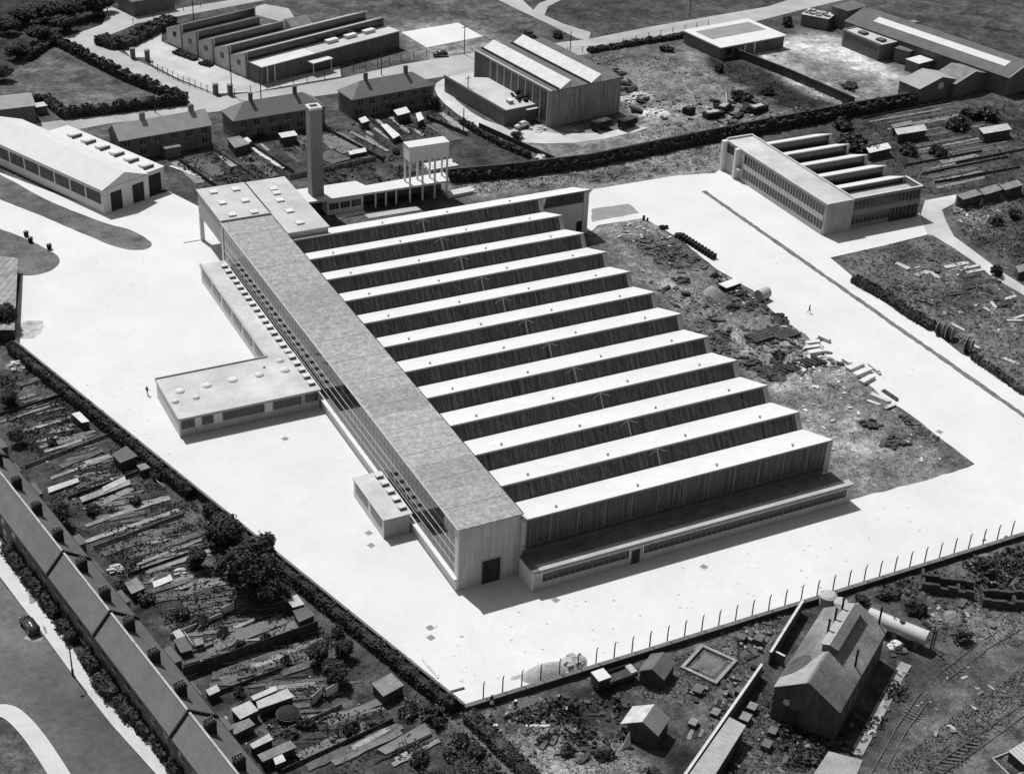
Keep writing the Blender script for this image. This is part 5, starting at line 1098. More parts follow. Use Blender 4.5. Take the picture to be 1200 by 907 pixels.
for i,(x,y,h,r) in enumerate(((10,40,5,4),(35,30,6,5),(60,25,6,4.5),(88,24,6.5,4.5),(110,20,7,4),(126,14,5,3),(20,70,4.5,3.5),(5,95,4,3),(45,50,5,4),(75,38,5,4))):
    p=P2(x,y); tree(p[0],p[1],h,r,f'dark tree in the clump at the upper left corner, {ordw(sorted([10,35,60,88,110,126,20,5,45,75]).index(x))} from the left',group='trees in the upper left corner')
BS=[(1000,172,3.0,4.5,'big dark bush behind the office sawteeth, nearest the left'),(1018,182,2.6,3.5,'dark bush behind the office sawteeth beside the pale hut roof'),(1120,150,2.6,4,'dark bush between the long allotment huts'),(1160,140,2.6,3.5,'dark bush above the right-hand allotment hut'),(1135,138,2.4,3.4,'dark bush behind the allotment huts below the gabled sheds'),(1065,180,2.0,3.0,'dark bush below the left allotment hut'),(1100,182,2.0,2.8,'low dark bush in the middle of the allotments'),(985,150,2.4,3.2,'dark bush at the foot of the high dark wall behind the office'),(1168,322,2.0,1.7,'round dark bush beside the lane in the rubble field'),(1190,255,1.8,2.0,'dark bush on the rough ground at the right edge by the lane'),(1165,262,1.5,2.2,'dark bush on the rough ground above the lane'),(841,84,2.2,1.8,'dark bush at the corner of the white-rimmed hut'),(780,60,1.6,2.2,'dark bush beside the far road left of the white-rimmed hut'),(922,30,2.6,2.2,'dark bush between the white-rimmed hut and the low dark store'),(843,128,1.6,2.0,'dark bush in the scrap field, middle of its dark clump'),(870,118,2.2,3.2,'dark spreading bush in the scrap field behind the lattice frame'),(900,110,2.0,2.2,'dark bush in the scrap field nearest the sloping wall'),(620,47,2.4,2.4,'dark bush beside the far corner of the machine shed roof'),(652,44,1.8,2.0,'dark bush where the side road meets the street'),(607,162,1.5,2.0,'low dark bush beside the works drive'),(1115,640,1,1,''),(1150,668,2.0,2.6,'round dark bush on the rough ground near the front posts'),(1074,718,1.8,1.7,'dark bush right of the pale tank'),(1125,750,1.6,1.6,'dark bush beside the curved siding'),(1040,700,1.5,2.2,'dark scrubby bush above the pale tank'),(1008,705,1.2,1.3,'small dark bush between the vats and the rough ground'),(700,800,.8,.9,''),(765,910,1.3,1.6,'dark bush at the bottom edge by the pale rubble'),(710,888,1.3,1.5,'dark bush in the pale rubble ground'),(665,880,1.1,1.3,'low bush in the pale rubble ground near the plank'),(640,868,1.0,1.2,'small bush beside the pale plank in the rough ground'),(860,150,1.6,2,'dark bush by the debris line at the high dark wall'),(692,153,1,1,''),(508,128,2.6,1.9,'dark tree-like bush at the back corner of the right-hand hip-roofed houses'),(463,180,1.2,1.3,'dark bush in the back garden above the water tower'),(306,162,1.2,1.4,'dark bush in the back garden left of the chimney stack'),(120,205,1,1,'')]
for x,y,h,r,lab in BS:
    if lab: p=P2(x,y); bush(p[0],p[1],h*1.25,r,lab,k=random.choice((0,2,4)))
# row of dark shrubs, drums and spools between yard and right-hand field
hedge('dark shrubby growth along the edge of the right-hand rubble field, left of the cable drums',px((1000,330),(1022,342),(1040,352),(1062,368),(1092,386)),1.3,1.8,20,.24)
hedge('dark shrubby growth along the field edge, from the cable drums to the right edge',px((1140,420),(1165,437),(1200,462)),.8,1.4,16,.22)
for i,(x,y,r) in enumerate(((1041,346,.8),(1101,392,1.15),(1112,397,1.25),(1134,412,1.25))):
    lab=['small cable drum half hidden in the shrubs at the field edge','left one of two large cable drums standing side by side','right one of two large cable drums standing side by side','single large cable drum lying apart from the pair'][i]
    p=P2(x,y); t=thing('cable_drum',lab,'cable drum',(p[0],p[1],0),.5,'cable drums at the field edge')
    w=.55
    for s in (-w,w): MB().tube((0,s-.06,r),(0,s+.06,r),r,r,20).build('flange',m_woodM,t)
    MB().tube((0,-w,r),(0,w,r),r*.7,r*.7,18).build('cable',m_para,t); MB().tube((0,-w-.08,r),(0,w+.08,r),.14,.14,10).build('hub',m_metal,t)
def stack(name,label,cat,a,b,w,n,s,hgt,m,group=None,z=0,jit=.15):
    """pile of long pieces laid along a→b"""
    f=Fr(P2(*a),P2(*b)); t=thing(name,label,cat,(f.o.x,f.o.y,z),f.rz,group); rows_=max(1,int(hgt/s)); per=max(1,n//rows_); mb=MB()
    for k in range(rows_):
        for j in range(per):
            y=(j-(per-1)/2)*w/max(1,per); x0=random.uniform(-jit,jit); mb.box(x0,x0+f.L*random.uniform(.85,1),y,y+w/per*.82,k*s+.004*j,(k+.92)*s+.004*j)
    mb.build('pieces',m,t); return t
TI=[((1050,309),(1066,316),1.2,'pale board sheet lying in the rubble field, leftmost'),((1074,324),(1090,318),1.2,'pale board sheet lying in the middle of the rubble field'),((1091,319),(1100,327),1.0,'small tilted pale sheet beside the lying board in the rubble field'),((1108,315),(1136,309),1.2,'long pile of bright planks at the top of the timber yard'),((1130,316),(1150,312),.8,'planks below the bright top pile near the lane'),((1133,321),(1155,317),.8,'planks in the middle of the timber stacks near the lane'),((1130,327),(1150,323),.8,'dark planks at the foot of the timber stacks'),((1126,341),(1142,337),1.0,'bright planks below the dark log pile'),((1110,347),(1138,343),1.2,'dark log pile at the bottom of the timber yard'),((1136,334),(1172,330),1.6,'dark pipe stack with pale ends beside the lane bush'),((1152,362),(1160,366),.6,'small pale board lying alone in the rubble field'),((1161,355),(1167,363),.6,'slanting pale board right of the lone small board'),((1178,352),(1192,348),.7,'pale planks near the right edge by the lane'),((1170,361),(1192,352),.8,'dark beams near the right edge by the lane'),((1180,377),(1200,377),.6,'thin pale pole at the right edge of the rubble field'),((1175,421),(1194,429),.9,'long pale concrete beam near the bottom of the rubble field'),((1115,381),(1130,389),.7,'grey plank resting behind the cable drum pair'),((1132,402),(1148,410),.6,'pale plank resting behind the single cable drum'),((1188,375),(1203,370),.6,'short pale boards at the far right edge')]
for i,(a,b,w,lab) in enumerate(TI):
    dk='dark' in lab; stack('timber_pile' if 'sheet' not in lab and 'board' not in lab else 'board',lab,'timber',a,b,w,6,.16,.34 if 'sheet' not in lab else .17,m_wood if dk else m_timber)
# stores along the edge of the rough ground inside the yard
SL=[((946,406),(962,404),1.1,'uppermost pale slab stack beside the yard edge'),((943,412),(964,409),1.0,'pale slab stack just below the uppermost one'),((948,418),(965,415),1.3,'pale slab stack nearest the dark log rows'),((958,397),(972,403),.8,'grey beam lying at the yard edge above the slab stacks'),((996,437),(1014,429),1.5,'broad bright slab pile left of the middle of the row'),((1003,444),(1022,436),1.4,'bright slab pile in the middle of the row'),((1012,452),(1026,444),1.3,'bright slab pile right of the middle of the row'),((1020,462),(1044,472),1.0,'long rounded white pipe length at the right end of the slab row'),((1034,458),(1052,470),.9,'dark tarred pipe length at the right end of the slab row'),((1016,470),(1032,476),.7,'thin white beams below the white pipe length'),((1040,478),(1050,474),.7,'small white block at the far right end of the slab row'),((986,424),(996,430),.9,'small dark-ended slab pile left of the bright ones'),((1016,430),(1030,440),.7,'grey beam leaning behind the bright slab piles')]
for a,b,w,lab in SL:
    dk='dark' in lab and 'tarred' in lab; stack('slab_stack',lab,'slab stack',a,b,w,4,.24,.75 if 'pile' in lab or 'stack' in lab else .3,m_wood if dk else m_slabw)
for i,(a,b,lab) in enumerate((((880,402),(905,394),'square stack of dark timbers on the pale patch of rough ground'),((908,398),(935,390),'flatter stack of dark timbers right of the square stack'),((893,392),(918,384),'dark timbers lying behind the square stack'))):
    stack('timber_stack',lab,'timber',a,b,3.4-i*.7,14,.28,.9-.25*i,m_wood)
f=Fr(P2(895,440),P2(963,423)); 
for k in range(12):
    x=k*f.L/12+random.uniform(-.1,.1); p=f.wd(x,0); t=thing('log_bundle',f'dark log bundle in the long row beside the rough ground, {ordw(k)} from the left','logs',(p[0],p[1],0),f.rz+.35+random.uniform(-.1,.1),'row of dark log bundles')
    mb=MB()
    for j in range(5): mb.tube((random.uniform(.0,.3)+(j%3)*.3,-1.6,.2+.26*(j//3)),(random.uniform(.0,.3)+(j%3)*.3,1.5,.2+.26*(j//3)),.17,.15,7)
    mb.build('logs',m_wood,t)
f=Fr(P2(797,280),P2(836,305))
for k in range(11):
    p=f.wd(k*f.L/10.5,0); t=thing('oil_drum',f'black drum pair in the saw-edged row by the yard, {ordw(k)} from the top','drum',(p[0],p[1],0),f.rz,'row of black drums')
    for s in (0,.75): MB().lathe((0,s,0),[(.36,0),(.38,.1),(.36,.12),(.36,.5),(.38,.52),(.36,.56),(.36,1.0),(.38,1.05),(.3,1.02)],12).build('drum',m_para,t)
for i,(x,y,r,h,lab) in enumerate(((905,440,2.6,.9,'dark earth bank at the left end of the log bundle row'),(880,428,2.2,.6,'low dark heap in the rough ground left of the log bundles'),(845,395,2.4,.6,'low dark weedy mound beside the sawteeth ends'),(800,330,2.2,.5,'low mound in the upper rough ground near the sawteeth'),(780,300,3.0,.6,'broad dark mound in the upper rough ground'),(1050,520,2.6,.5,'dark weedy mound near the lower corner of the rough ground'),(1020,498,2.0,.4,'low mound below the bright slab piles'))):
    heap('earth_mound',lab,x,y,r,h,mat('weedy_earth',.06 if 'dark' in lab else .12,.4,.8,3,bump=1,mid=.4),60+i,16,m_cinder)
heap('tent_pile','pale peaked heap like a covered tent on the rough ground',836,346,2.3,2.0,mat('pale_sheet',.26,.2,.5,3),4,cat='covered heap',rough=.12)
t=thing('boiler_drum','rounded grey iron vessel standing at the edge of the yard','vessel',(*P2(893,351),0),.3); MB().tube((-1.3,0,1.2),(1.3,0,1.2),1.15,1.15,18).build('shell',m_greyrender,t); MB().box(-1,-.6,-.9,.9,0,.5).box(.6,1,-.9,.9,0,.5).build('cradle',m_para,t); MB().tube((1.3,0,1.2),(1.45,0,1.2),.95,.5,18).build('end_cap',m_slate,t)
t=thing('site_hut','flat pale-topped box of builders\' stores beside the grey vessel','store box',(*P2(855,338),0),.2); MB().box(-2.0,2.0,-1,1,0,1.0).build('wall',m_para,t); MB().box(-2.1,2.1,-1.1,1.1,1.0,1.12).build('lid',m_slabw,t)
for i,(x,y,r,h,lab) in enumerate(((866,348,2.0,.9,'dark scrap heap right of the pale peaked heap'),(838,325,1.0,.8,'small dark heap at the yard edge below the black drums'),(880,362,2.2,.8,'long dark rubbish heap below the grey vessel'),(912,375,2.2,.9,'dark heap of earth along the yard edge'),(912,418,1.3,1.2,'dark bushy heap above the row of log bundles'),(795,277,1.0,.6,'small dark heap at the top of the drum row'),(778,268,.9,.6,'small dark heap near two dark posts'),(858,362,1.6,.7,'dark heap in the rough ground below the tent-like heap'))):
    heap('rubbish_heap',lab,x,y,r,h,m_cinder,20+i,18,m_para)
t=thing('gate_post','pair of short dark posts at the head of the rough ground by the asphalt patch','post',(*P2(754,260),0)); MB().box(-.2,.2,-.2,.2,0,1.4).build('post',m_para,t); MB().box(.6,.9,-.5,-.2,0,.9).build('post',m_para,t)
stuff_rubble('rubble',[[(925,425),(960,405),(1000,440),(985,470),(940,455)],[(800,300),(860,330),(900,360),(960,420),(900,430),(820,360)],[(705,270),(750,262),(830,320),(820,360),(760,340)]],80,.3,m_rubble)
stuff_rubble('rubble',[[(930,425),(960,415),(990,440),(975,462),(940,455)]],30,.6,m_slabw)
stuff_rubble('rubble',[[(1105,245),(1160,235),(1180,262),(1120,275)],[(1060,300),(1180,310),(1200,400),(1090,370)],[(870,66),(905,62),(1000,118),(985,124)],[(840,140),(880,130),(960,125),(950,140),(800,165)]],90,.4,m_rubble)
stuff_rubble('rubble',[[(600,840),(680,870),(790,930),(640,930),(570,860)],[(590,830),(660,810),(680,860),(610,860)],[(1075,705),(1150,712),(1190,725),(1100,730)],[(850,850),(905,820),(960,890),(850,920)],[(830,740),(930,705),(900,770)],[(1100,640),(1200,620),(1200,680),(1110,690)],[(1050,830),(1130,780),(1190,800),(1110,880)]],45,.34,mat('dull_rubble',.2,.3,.5,3,island=.7))
stuff_rubble('scrap',[[(820,120),(870,110),(900,130),(840,145)],[(985,100),(1000,100),(1000,110)],[(720,80),(735,90),(765,125),(735,140)]],40,1.1,m_para)
stuff_tufts('grass_tufts',[waste_px for waste_px in ([(694,275),(755,258),(845,322),(945,395),(1143,544),(990,586),(960,540)],)],5200,.17,m_tuft,.5,clump=False,tn=1.15)
stuff_tufts('grass_tufts',[[(690,66),(860,70),(990,125),(800,165),(735,165)],[(525,212),(850,170),(850,200),(540,230)],[(980,300),(1090,272),(1200,350),(1200,460),(1040,350)],[(1105,245),(1220,215),(1220,330),(1120,270)],[(985,150),(1220,110),(1220,215),(1090,235)]],2200,.26,m_tuft,.45,clump=False,tn=1.1)
stuff_tufts('weeds',[[(560,850),(650,815),(800,930),(640,930)],[(1060,690),(1200,640),(1200,760),(1090,750)],[(1040,900),(1130,830),(1200,780),(1200,830),(1100,920)],[(830,830),(900,800),(960,900),(830,920)],[(690,800),(900,735),(930,705),(870,790),(800,830)]],1500,.18,m_tuft,.6,clump=False,tn=1.1)
stuff_tufts('weeds',[[(590,840),(720,800),(760,860),(700,885)],[(905,820),(1000,870),(1050,780),(1075,800),(1000,905),(920,900)],[(1050,680),(1200,640),(1200,700),(1060,700)]],900,.4,m_leaf,.8)
m_spoil=mat('dark_spoil',.065,.35,.6,3,island=.8)
stuff_rubble('spoil',[[(830,322),(850,326),(905,365),(975,418),(955,425),(900,385),(850,350)],[(870,385),(960,400),(990,430),(930,440),(880,425)],[(735,278),(790,282),(835,314),(795,320),(758,302)],[(760,330),(830,350),(890,440),(850,425)]],150,.62,m_spoil)
stuff_rubble('spoil',[[(1055,490),(1065,488),(1100,515),(1090,520)],[(1050,340),(1070,330),(1100,350),(1080,365)],[(990,300),(1090,275),(1110,290),(1200,360),(1200,450),(1050,345)],[(740,120),(860,110),(980,125),(800,163)],[(850,735),(930,705),(905,760),(850,850),(800,812)],[(900,830),(985,870),(1075,720),(1095,740),(1000,905),(910,905)],[(560,840),(720,800),(760,850),(700,900),(620,890)],[(1060,690),(1200,640),(1200,740),(1090,745)]],120,.55,m_spoil)
stuff_rubble('rubble',[[(838,318),(905,362),(970,415),(945,418),(890,380)],[(930,470),(1040,470),(1120,540),(1000,560),(960,520)],[(700,272),(750,262),(790,278),(740,290)]],45,.45,mat('bright_rubble',.42,.25,.5,3,island=.4))
m_bedG=mat('garden_soil',.145,.3,.5,2.2,bump=.6,rough=1,spec=.05)
def strips(a0,a1,b0,b1,n,jit,ms,name,wlo=.35,whi=1.3,seed=1):
    g=random.Random(seed); A0,A1,B0,B1=[Vector(P2(*q)) for q in (a0,a1,b0,b1)]
    for k in range(n):
        tt=(k+.5+g.uniform(-.3,.3))/n; A=A0.lerp(A1,tt); B=B0.lerp(B1,tt); u0=g.uniform(0,.4); u1=u0+g.uniform(.25,.6); Z[0]+=1
        flat(name,rag(ribbon([A.lerp(B,u0),A.lerp(B,min(u1,.97))],g.uniform(wlo,whi)),1.0,.14),g.choice(ms),.03+.0011*(Z[0]%60))
strips((8,470),(300,880),(62,455),(510,860),78,.3,[m_bedM,m_bedM,m_bedG,m_bedD,m_bedG,m_bedL,m_bedM],'garden_bed',.3,.95,seed=3)
strips((60,520),(285,850),(120,500),(480,830),66,.3,[m_bedM,m_bedG,m_bedD,m_bedL,m_bedG],'garden_bed',.2,.5,seed=5)
strips((1010,138),(1090,235),(1200,105),(1225,205),22,.3,[m_bedM,m_bedD,m_bedM,m_bedL],'allotment_bed',.6,2.0,seed=7)
strips((262,172),(520,135),(300,205),(560,160),22,.3,[m_bedM,m_bedD,m_bedL,m_pathL],'garden_bed',.5,1.4,seed=8)
# sheds and huts in the allotments at right
for n,lab,q,z,rm in (('allotment_hut','long low allotment hut with a grey roof below the gabled sheds',((1048,152),(1083,146.5),(1087,152),(1052,157.5)),2.4,m_shedL),('allotment_hut','long low allotment hut with a pale roof near the right edge',((1147,151),(1180,145.5),(1186,151),(1153,156.5)),2.4,m_shedL),('allotment_hut','allotment hut with a bright ragged roof behind the office sawteeth',((1015,174),(1040,168),(1045,173),(1019,179)),2.2,m_slabw),
   ('allotment_shed','flat-roofed dark allotment shed, left of a row of three by the lane',((1121,229),(1143,223),(1152,227),(1129,233.5)),2.6,m_shedroof),('allotment_shed','flat-roofed dark allotment shed, middle of a row of three by the lane',((1147,223),(1167,216.5),(1175,221.5),(1154,228)),2.6,m_shedroof),('allotment_shed','flat-roofed dark allotment shed, right of a row of three by the lane',((1171,218),(1192,211.5),(1200,216),(1178,222.5)),2.6,m_shedroof),
   ('allotment_hut','thin grey lean-to roof above the left allotment hut',((1044,147),(1068,142),(1070,145),(1047,150)),2.2,m_shedroof),('garden_hut','dark low hut with a grey roof at the right edge by the lane',((1190,313),(1203,309),(1207,315),(1194,319)),1.8,m_shedroof)):
    shed_q(n,lab,'shed',q,z,roof=rm,drop=.3)
for i,(a,b) in enumerate((((1010,140),(1110,120)),((1120,192),(1200,176)),((1060,195),(1150,178)),((1080,205),(1180,185)),((1095,215),(1195,197)))):
    panel('allotment_fence',f'low dark fence crossing the allotments, {ordw(i)} from the top','fence',a,b,.5,m_wood)
# scrap field
t=thing('lattice_frame','pale triangular timber frame lying in the scrap field','timber frame',(*P2(852,122),0),.4); MB().tube((0,0,.2),(5,0,.3),.12).tube((0,0,.2),(3.4,2.8,1.4),.12).tube((3.4,2.8,1.4),(5,0,.3),.12).tube((1.7,1.4,.8),(2.6,0,.25),.1).build('beams',m_timber,t)
for i,(x,y,lab) in enumerate(((836,138,'dark low wagon-like box in the scrap field, nearest the high wall'),(888,131,'dark scrap bin with pale top right of the other scrap boxes'),(807,133,'small dark box standing alone on the pale dusty ground'),(848,130,'dark box beside the pale triangular frame'))):
    s=[2.6,2.6,1.3,2.2][i]; t=thing('scrap_box',lab,'box',(*P2(x,y),0),.2*i); MB().box(-s,s,-1.1,1.1,-.1,1.5).build('side',m_para,t); MB().box(-s*.8,s*.5,-.8,.7,1.5,1.75).build('contents',m_rubble if i!=2 else m_wood,t)
for i,(x,y,lab) in enumerate(((703,152,'dark lorry parked on the dusty ground beside the machine shed, left of two'),(734,150,'dark lorry parked on the dusty ground beside the machine shed, right of two'))):
    t=thing('parked_lorry',lab,'lorry',(*P2(x,y),0),.25+.1*i,'dark lorries beside the machine shed'); MB().box(-2.2,-.6,-1,1,.6,2.4).build('cab',m_para,t); MB().box(-.5,2.8,-1.1,1.1,.8,2.1).box(-.4,2.7,-1.0,1.0,2.1,2.3,m_wood).build('body',m_para,t)
    for wx_ in (-1.5,1.8):
        for wy_ in (-.95,.95): MB().tube((wx_,wy_-.12,.45),(wx_,wy_+.12,.45),.45,.45,10).build('wheel',m_metal,t)
for i,(x,y,r,lab) in enumerate(((768,133,3.2,'bright white heap beside the machine shed corner, lowest of the pale heaps'),(752,113,2.6,'pale heap behind the bright white heap'),(735,118,2.2,'pale heap close to the far wall of the machine shed'),(630,152,2.0,'white sacks heaped at the end of the machine shed drive'))):
    heap('pale_heap',lab,x,y,r,.9,m_shedL if i else m_slabw,40+i,22,m_slabw)
t=thing('motor_car','pale small vehicle parked under the machine shed annexe wall','car',(*P2(612,150),0),.3); carbody(t,m_cap)
t=thing('motor_car','dark car parked on the street before the pale concrete court','car',(*P2(516,66),0),-.3); carbody(t,m_car)
heap('rubbish_heap','low pale heap of bags by the far wall near the works drive',634,185,1.4,.7,m_slabw,55,8)
# materials stored behind the water tower
stack('board_stack','two tiers of pale boards stacked behind the water tower legs','boards',(500,200),(536,194),4.0,10,.4,1.2,m_slabw); stack('block_row','ragged row of pale blocks on the ground right of the water tower','blocks',(523,231),(558,224),2.4,10,.35,.9,m_slabw)
flat('concrete_apron',px((392,252),(426,246),(429,250),(396,257)),m_yard,.02)
flat('concrete_apron',px((425,250),(490,242),(494,246),(432,256)),m_lane,.016)
# back gardens of the hip-roofed houses
for a,b,w,m,n in (((296,174),(334,198),1.6,m_timber,'garden_path'),((516,133),(547,155),1.5,m_pathL,'garden_path'),((458,138),(480,157),1.2,m_bedL,'garden_bed'),((440,140),(468,162),1.0,m_pathL,'garden_path'),((260,184),(275,196),1.8,m_pathL,'garden_path'),((300,190),(322,208),2.6,m_bedM,'garden_bed'),((410,155),(455,178),1.0,m_bedL,'garden_path'),((384,158),(415,178),6.5,m_lawn,'lawn'),((378,180),(400,190),5,m_bedM,'garden_bed'),((505,145),(535,165),3.4,m_bedM,'garden_bed'),((340,155),(365,172),3,m_bedM,'garden_bed'),((205,190),(235,215),2.0,m_bedL,'garden_bed'),((200,195),(248,212),.9,m_timber,'garden_path'),((225,188),(260,205),4.5,m_bedM,'garden_bed')):
    struct(strip(a,b,w,m,n,ragged=.2))
for lab,q,z,rm in (('white flat-roofed shed in the back garden left of the chimney stack',((326,157),(345,154),(349,158),(330,161)),2.2,m_slabw),('pale grey shed roof with a bright corner behind the pale-roofed houses',((266,163),(281,160),(293,168),(275,173)),2.2,m_shedroof),('small bright shed roof at the corner beside the grey shed roof',((283,164),(290,161.5),(295,165),(288,168)),2.1,m_slabw),('white flat-roofed shed behind the right-hand hip-roofed houses',((461,130),(476,126),(481,131),(466,135)),2.4,m_slabw),('small white shed roof behind the right-hand houses, left of the larger white shed',((420,140),(428,137),(433,141),(424,144)),2.0,m_slabw),('long white glasshouse roof lying along the back garden path',((446,147),(453,146),(469,158),(461,162)),1.5,m_slabw),('bright white board hut in the back garden right of the white shed',((487,134),(493,132),(497,139),(490,142)),1.8,m_slabw),('pale low frame roof at the end of the lawn above the water tower',((408,178),(428,174),(430,177),(410,181)),1.0,m_slabw)):
    shed_q('garden_shed',lab,'shed',q,z,roof=rm,drop=.3,group='sheds behind the street houses')
for i,(a,b) in enumerate((((210,190),(255,222)),((250,176),(300,210)),((295,172),(345,205)),((340,210),(440,188)),((375,150),(450,190)),((430,140),(470,166)),((500,140),(548,160)))):
    panel('garden_fence',f'low back-garden fence behind the street houses, {ordw(i)} from the left','fence',a,b,1.0,m_woodM if i%2 else m_wood)
stuff_tufts('undergrowth',[[(205,195),(260,175),(345,200),(340,212),(240,222)],[(300,170),(390,150),(520,122),(550,155),(500,165),(380,190)],[(365,195),(480,180),(520,195),(440,222),(370,220)]],700,.4,m_leaf,.8)
# street furniture
for i,(x,y,h,lab) in enumerate(((272,112,8,'telegraph pole beside the works gate piers'),(306,118,8,'tall telegraph pole before the brick works corner'),(447,88,8,'telegraph pole on the street behind the right-hand houses'),(544,64,8,'telegraph pole by the pale concrete court'),(548,121,7,'thin pole before the machine shed annexe'),(182,132,7,'telegraph pole at the near corner of the field hedge'),(227,25,7,'pole before the brick works rear corner'),(543,155,6,'pole at the end of the back gardens'),(668,62,6,'short pole at the side road corner'),(808,20,5,'pole on the far road'))):
    t=thing('telegraph_pole',lab,'pole',(*P2(x,y),0)); MB().tube((0,0,-.2),(0,0,h),.15,.11,8).build('shaft',m_wood,t)
    if h>=7: MB().box(-.8,.8,-.06,.06,h-.7,h-.55).build('crossarm',m_wood,t)
for i,(x,y,lab) in enumerate(((156,69,'left brick pier of the upper works gate'),(173,71,'right brick pier of the upper works gate'),(253,111,'left brick pier of the lower works gate'),(270,112,'right brick pier of the lower works gate'))):
    t=thing('gate_pier',lab,'gate pier',(*P2(x,y),0)); MB().box(-.55,.55,-.55,.55,-.1,2.6).build('pier',m_brick,t); MB().box(-.65,.65,-.65,.65,2.6,2.8).build('cap',m_brickM,t)
def railing(name,label,pts,h,sp,cat='fence',m=m_wood):
    t=thing(name,label,cat,(0,0,0)); 
    for i in range(len(pts)-1):
        a=Vector(pts[i]); b=Vector(pts[i+1]); L=(b-a).length; n=max(1,int(L/sp)); 
        for k in range(n+(i==len(pts)-2)): p=a.lerp(b,k/n); MB().box(p.x-.07,p.x+.07,p.y-.07,p.y+.07,-.1,h).build('post',m,t)
        for z in (h*.35,h*.65,h*.95): MB().tube((a.x,a.y,z),(b.x,b.y,z),.025,.025,4).build('wire',m_metal,t)
    return t
railing('post_fence','wire fence round the brick works forecourt between the two gates',px((174,75),(185,84),(215,98),(250,111)),1.9,2.2)
railing('post_fence','wire fence along the street in front of the brick works',px((275,113),(312,105),(360,96),(400,89),(470,72),(500,66)),1.9,3.4)
railing('post_fence','post fence along the far road behind the scrap field',px((665,62),(700,60),(760,44),(830,30)),1.5,4.0)
railing('post_fence','thin fence along the upper road by the shrubby hedge',px((156,28),(180,22),(215,13),(235,8)),1.5,3.5)
railing('post_fence','dark thin fence along the drive beside the back gardens',px((515,125),(550,152),(575,165)),1.4,2.5)
hedge('low clipped bed of shrubs before the brick works gables, left',px((205,62),(230,71)),.7,1.8,12,.3); hedge('low clipped bed of shrubs before the brick works gables, right',px((236,75),(248,78)),.7,1.8,12,.3)
for i,(x,y,lab) in enumerate(((31,277,'dark low bin on the verge corner, left of two'),(36,284,'dark low bin on the verge corner, right of two'),(58,292,'dark upright post at the tip of the lower verge'))):
    t=thing('verge_bin',lab,'bin',(*P2(x,y),0)); MB().lathe((0,0,0),[(.45,0),(.5,.9),(.55,1.0),(.4,1.1)],10).build('body',m_para,t); MB().lathe((0,0,1.1),[(.4,0),(.1,.12)],10).build('lid',m_metal,t)
for i,(a,b,w,lab) in enumerate((((494,773),(515,798),.35,'long pale plank lying on the yard near the bottom corner'),((517,815),(545,807),.4,'dark beam lying on the yard near the bottom corner'),((482,799),(508,800),.3,'beam lying at the garden edge of the yard'),((216,285),(240,281),.3,'long low rail lying on the yard beside the stilted end block'),((689,838.6),(709.6,838.6),.35,'plank lying on the dark ground below the front wall'),((615,852),(645,852),.5,'pale plank lying in the rough ground below the front wall'),((560,858),(586,850),.5,'pale plank lying beside the hedge below the yard corner'))):
    stack('plank',lab,'plank',a,b,w,1,.14,.16,m_wood if 'dark' in lab else m_timber)
sp=[(float(random.uniform(40,1100)),float(random.uniform(300,800))) for _ in range(900)]; wy_poly=yard_out; mbs=MB(); c_=0
for x,y in sp:
    p=P2(x,y)
    if pip(yard_out,np.array([p[0]]),np.array([p[1]]))[0] and not pip(waste,np.array([p[0]]),np.array([p[1]]))[0] and not (-26<p[0]<66 and -6<p[1]<106):
        q=random.uniform(.06,.22); a=random.uniform(0,3); mbs.poly([(p[0]+q*math.cos(a+k)*random.uniform(.6,1.4),p[1]+q*math.sin(a+k)*random.uniform(.6,1.4),.009) for k in (0,1.3,2.6,3.9,5.2)]); c_+=1
struct(mbs.build('grit',m_stain2),'stuff')
for i,(x,y,lab) in enumerate(((504,735.5,'square drain cover on the yard, upper of two below the hall corner'),(505,747,'square drain cover on the yard, lower of two below the hall corner'),(651,703,'square drain cover on the yard below the low front range'),(415.5,731,'square drain cover near the garden wall'),(432,624.5,'square drain cover near the small porch wing, upper of two'),(435,639,'square drain cover near the small porch wing, lower of two'),(334,514,'square drain cover below the canteen wing'),(1101,506,'square drain cover alone on the east yard'),(825,664,'square drain cover by the dark marks on the front yard'))):
    t=thing('drain_cover',lab,'drain cover',(*P2(x,y),.0),.3); MB().box(-.5,.5,-.5,.5,-.05,.02).build('frame',mat('drain_frame',.36,.2,1,4),t); MB().box(-.4,.4,-.4,.4,.02,.035).build('grate',mat('drain_grate',.2,.2,1,4),t)
for i,(x,y,lab) in enumerate(((869,750,'junk stack of dark crates beside the basin, left of two'),(889,752,'junk stack of dark crates against the pale-coped wall'),(812,850,'pale box beside the furrowed bed'),(818,812,'dark crates beside the lower rim of the basin'),(866,812,'dark barrels below the basin'),(881,832,'small grey store box right of the pale-coped wall'),(873,845,'grey store box below its twin right of the pale-coped wall'),(905,860,'dark flat box beside the gable of the workshop'),(898,876,'dark box at the bottom of the works ground'),(838,838,'pale-topped box beside the coped wall'))):
    s=random.uniform(.55,.85); t=thing('store_box',lab,'box',(*P2(x,y),0),.6); MB().box(-s,s,-s*.8,s*.8,-.1,s).build('side',m_wood,t); MB().box(-s*1.05,s*1.05,-s*.85,s*.85,s,s+.1).build('lid',m_felt if 'dark' in lab else m_shedroof,t)
    if 'stack' in lab or 'crates' in lab or 'barrels' in lab:
        for k in range(7): xx,yy=random.uniform(-2.2,2.2),random.uniform(-1.5,1.5); q=random.uniform(.3,.6); MB().box(xx,xx+q,yy,yy+q,-.1,q).build('crate',random.choice((m_woodM,m_wood)),t)
for k in range(7):
    A=(800+k*6.5,868-k*1.5); B=(822+k*5.5,818+k*.5); struct(strip(A,B,.5,m_bedL if k%2 else m_bedD,'furrow'))
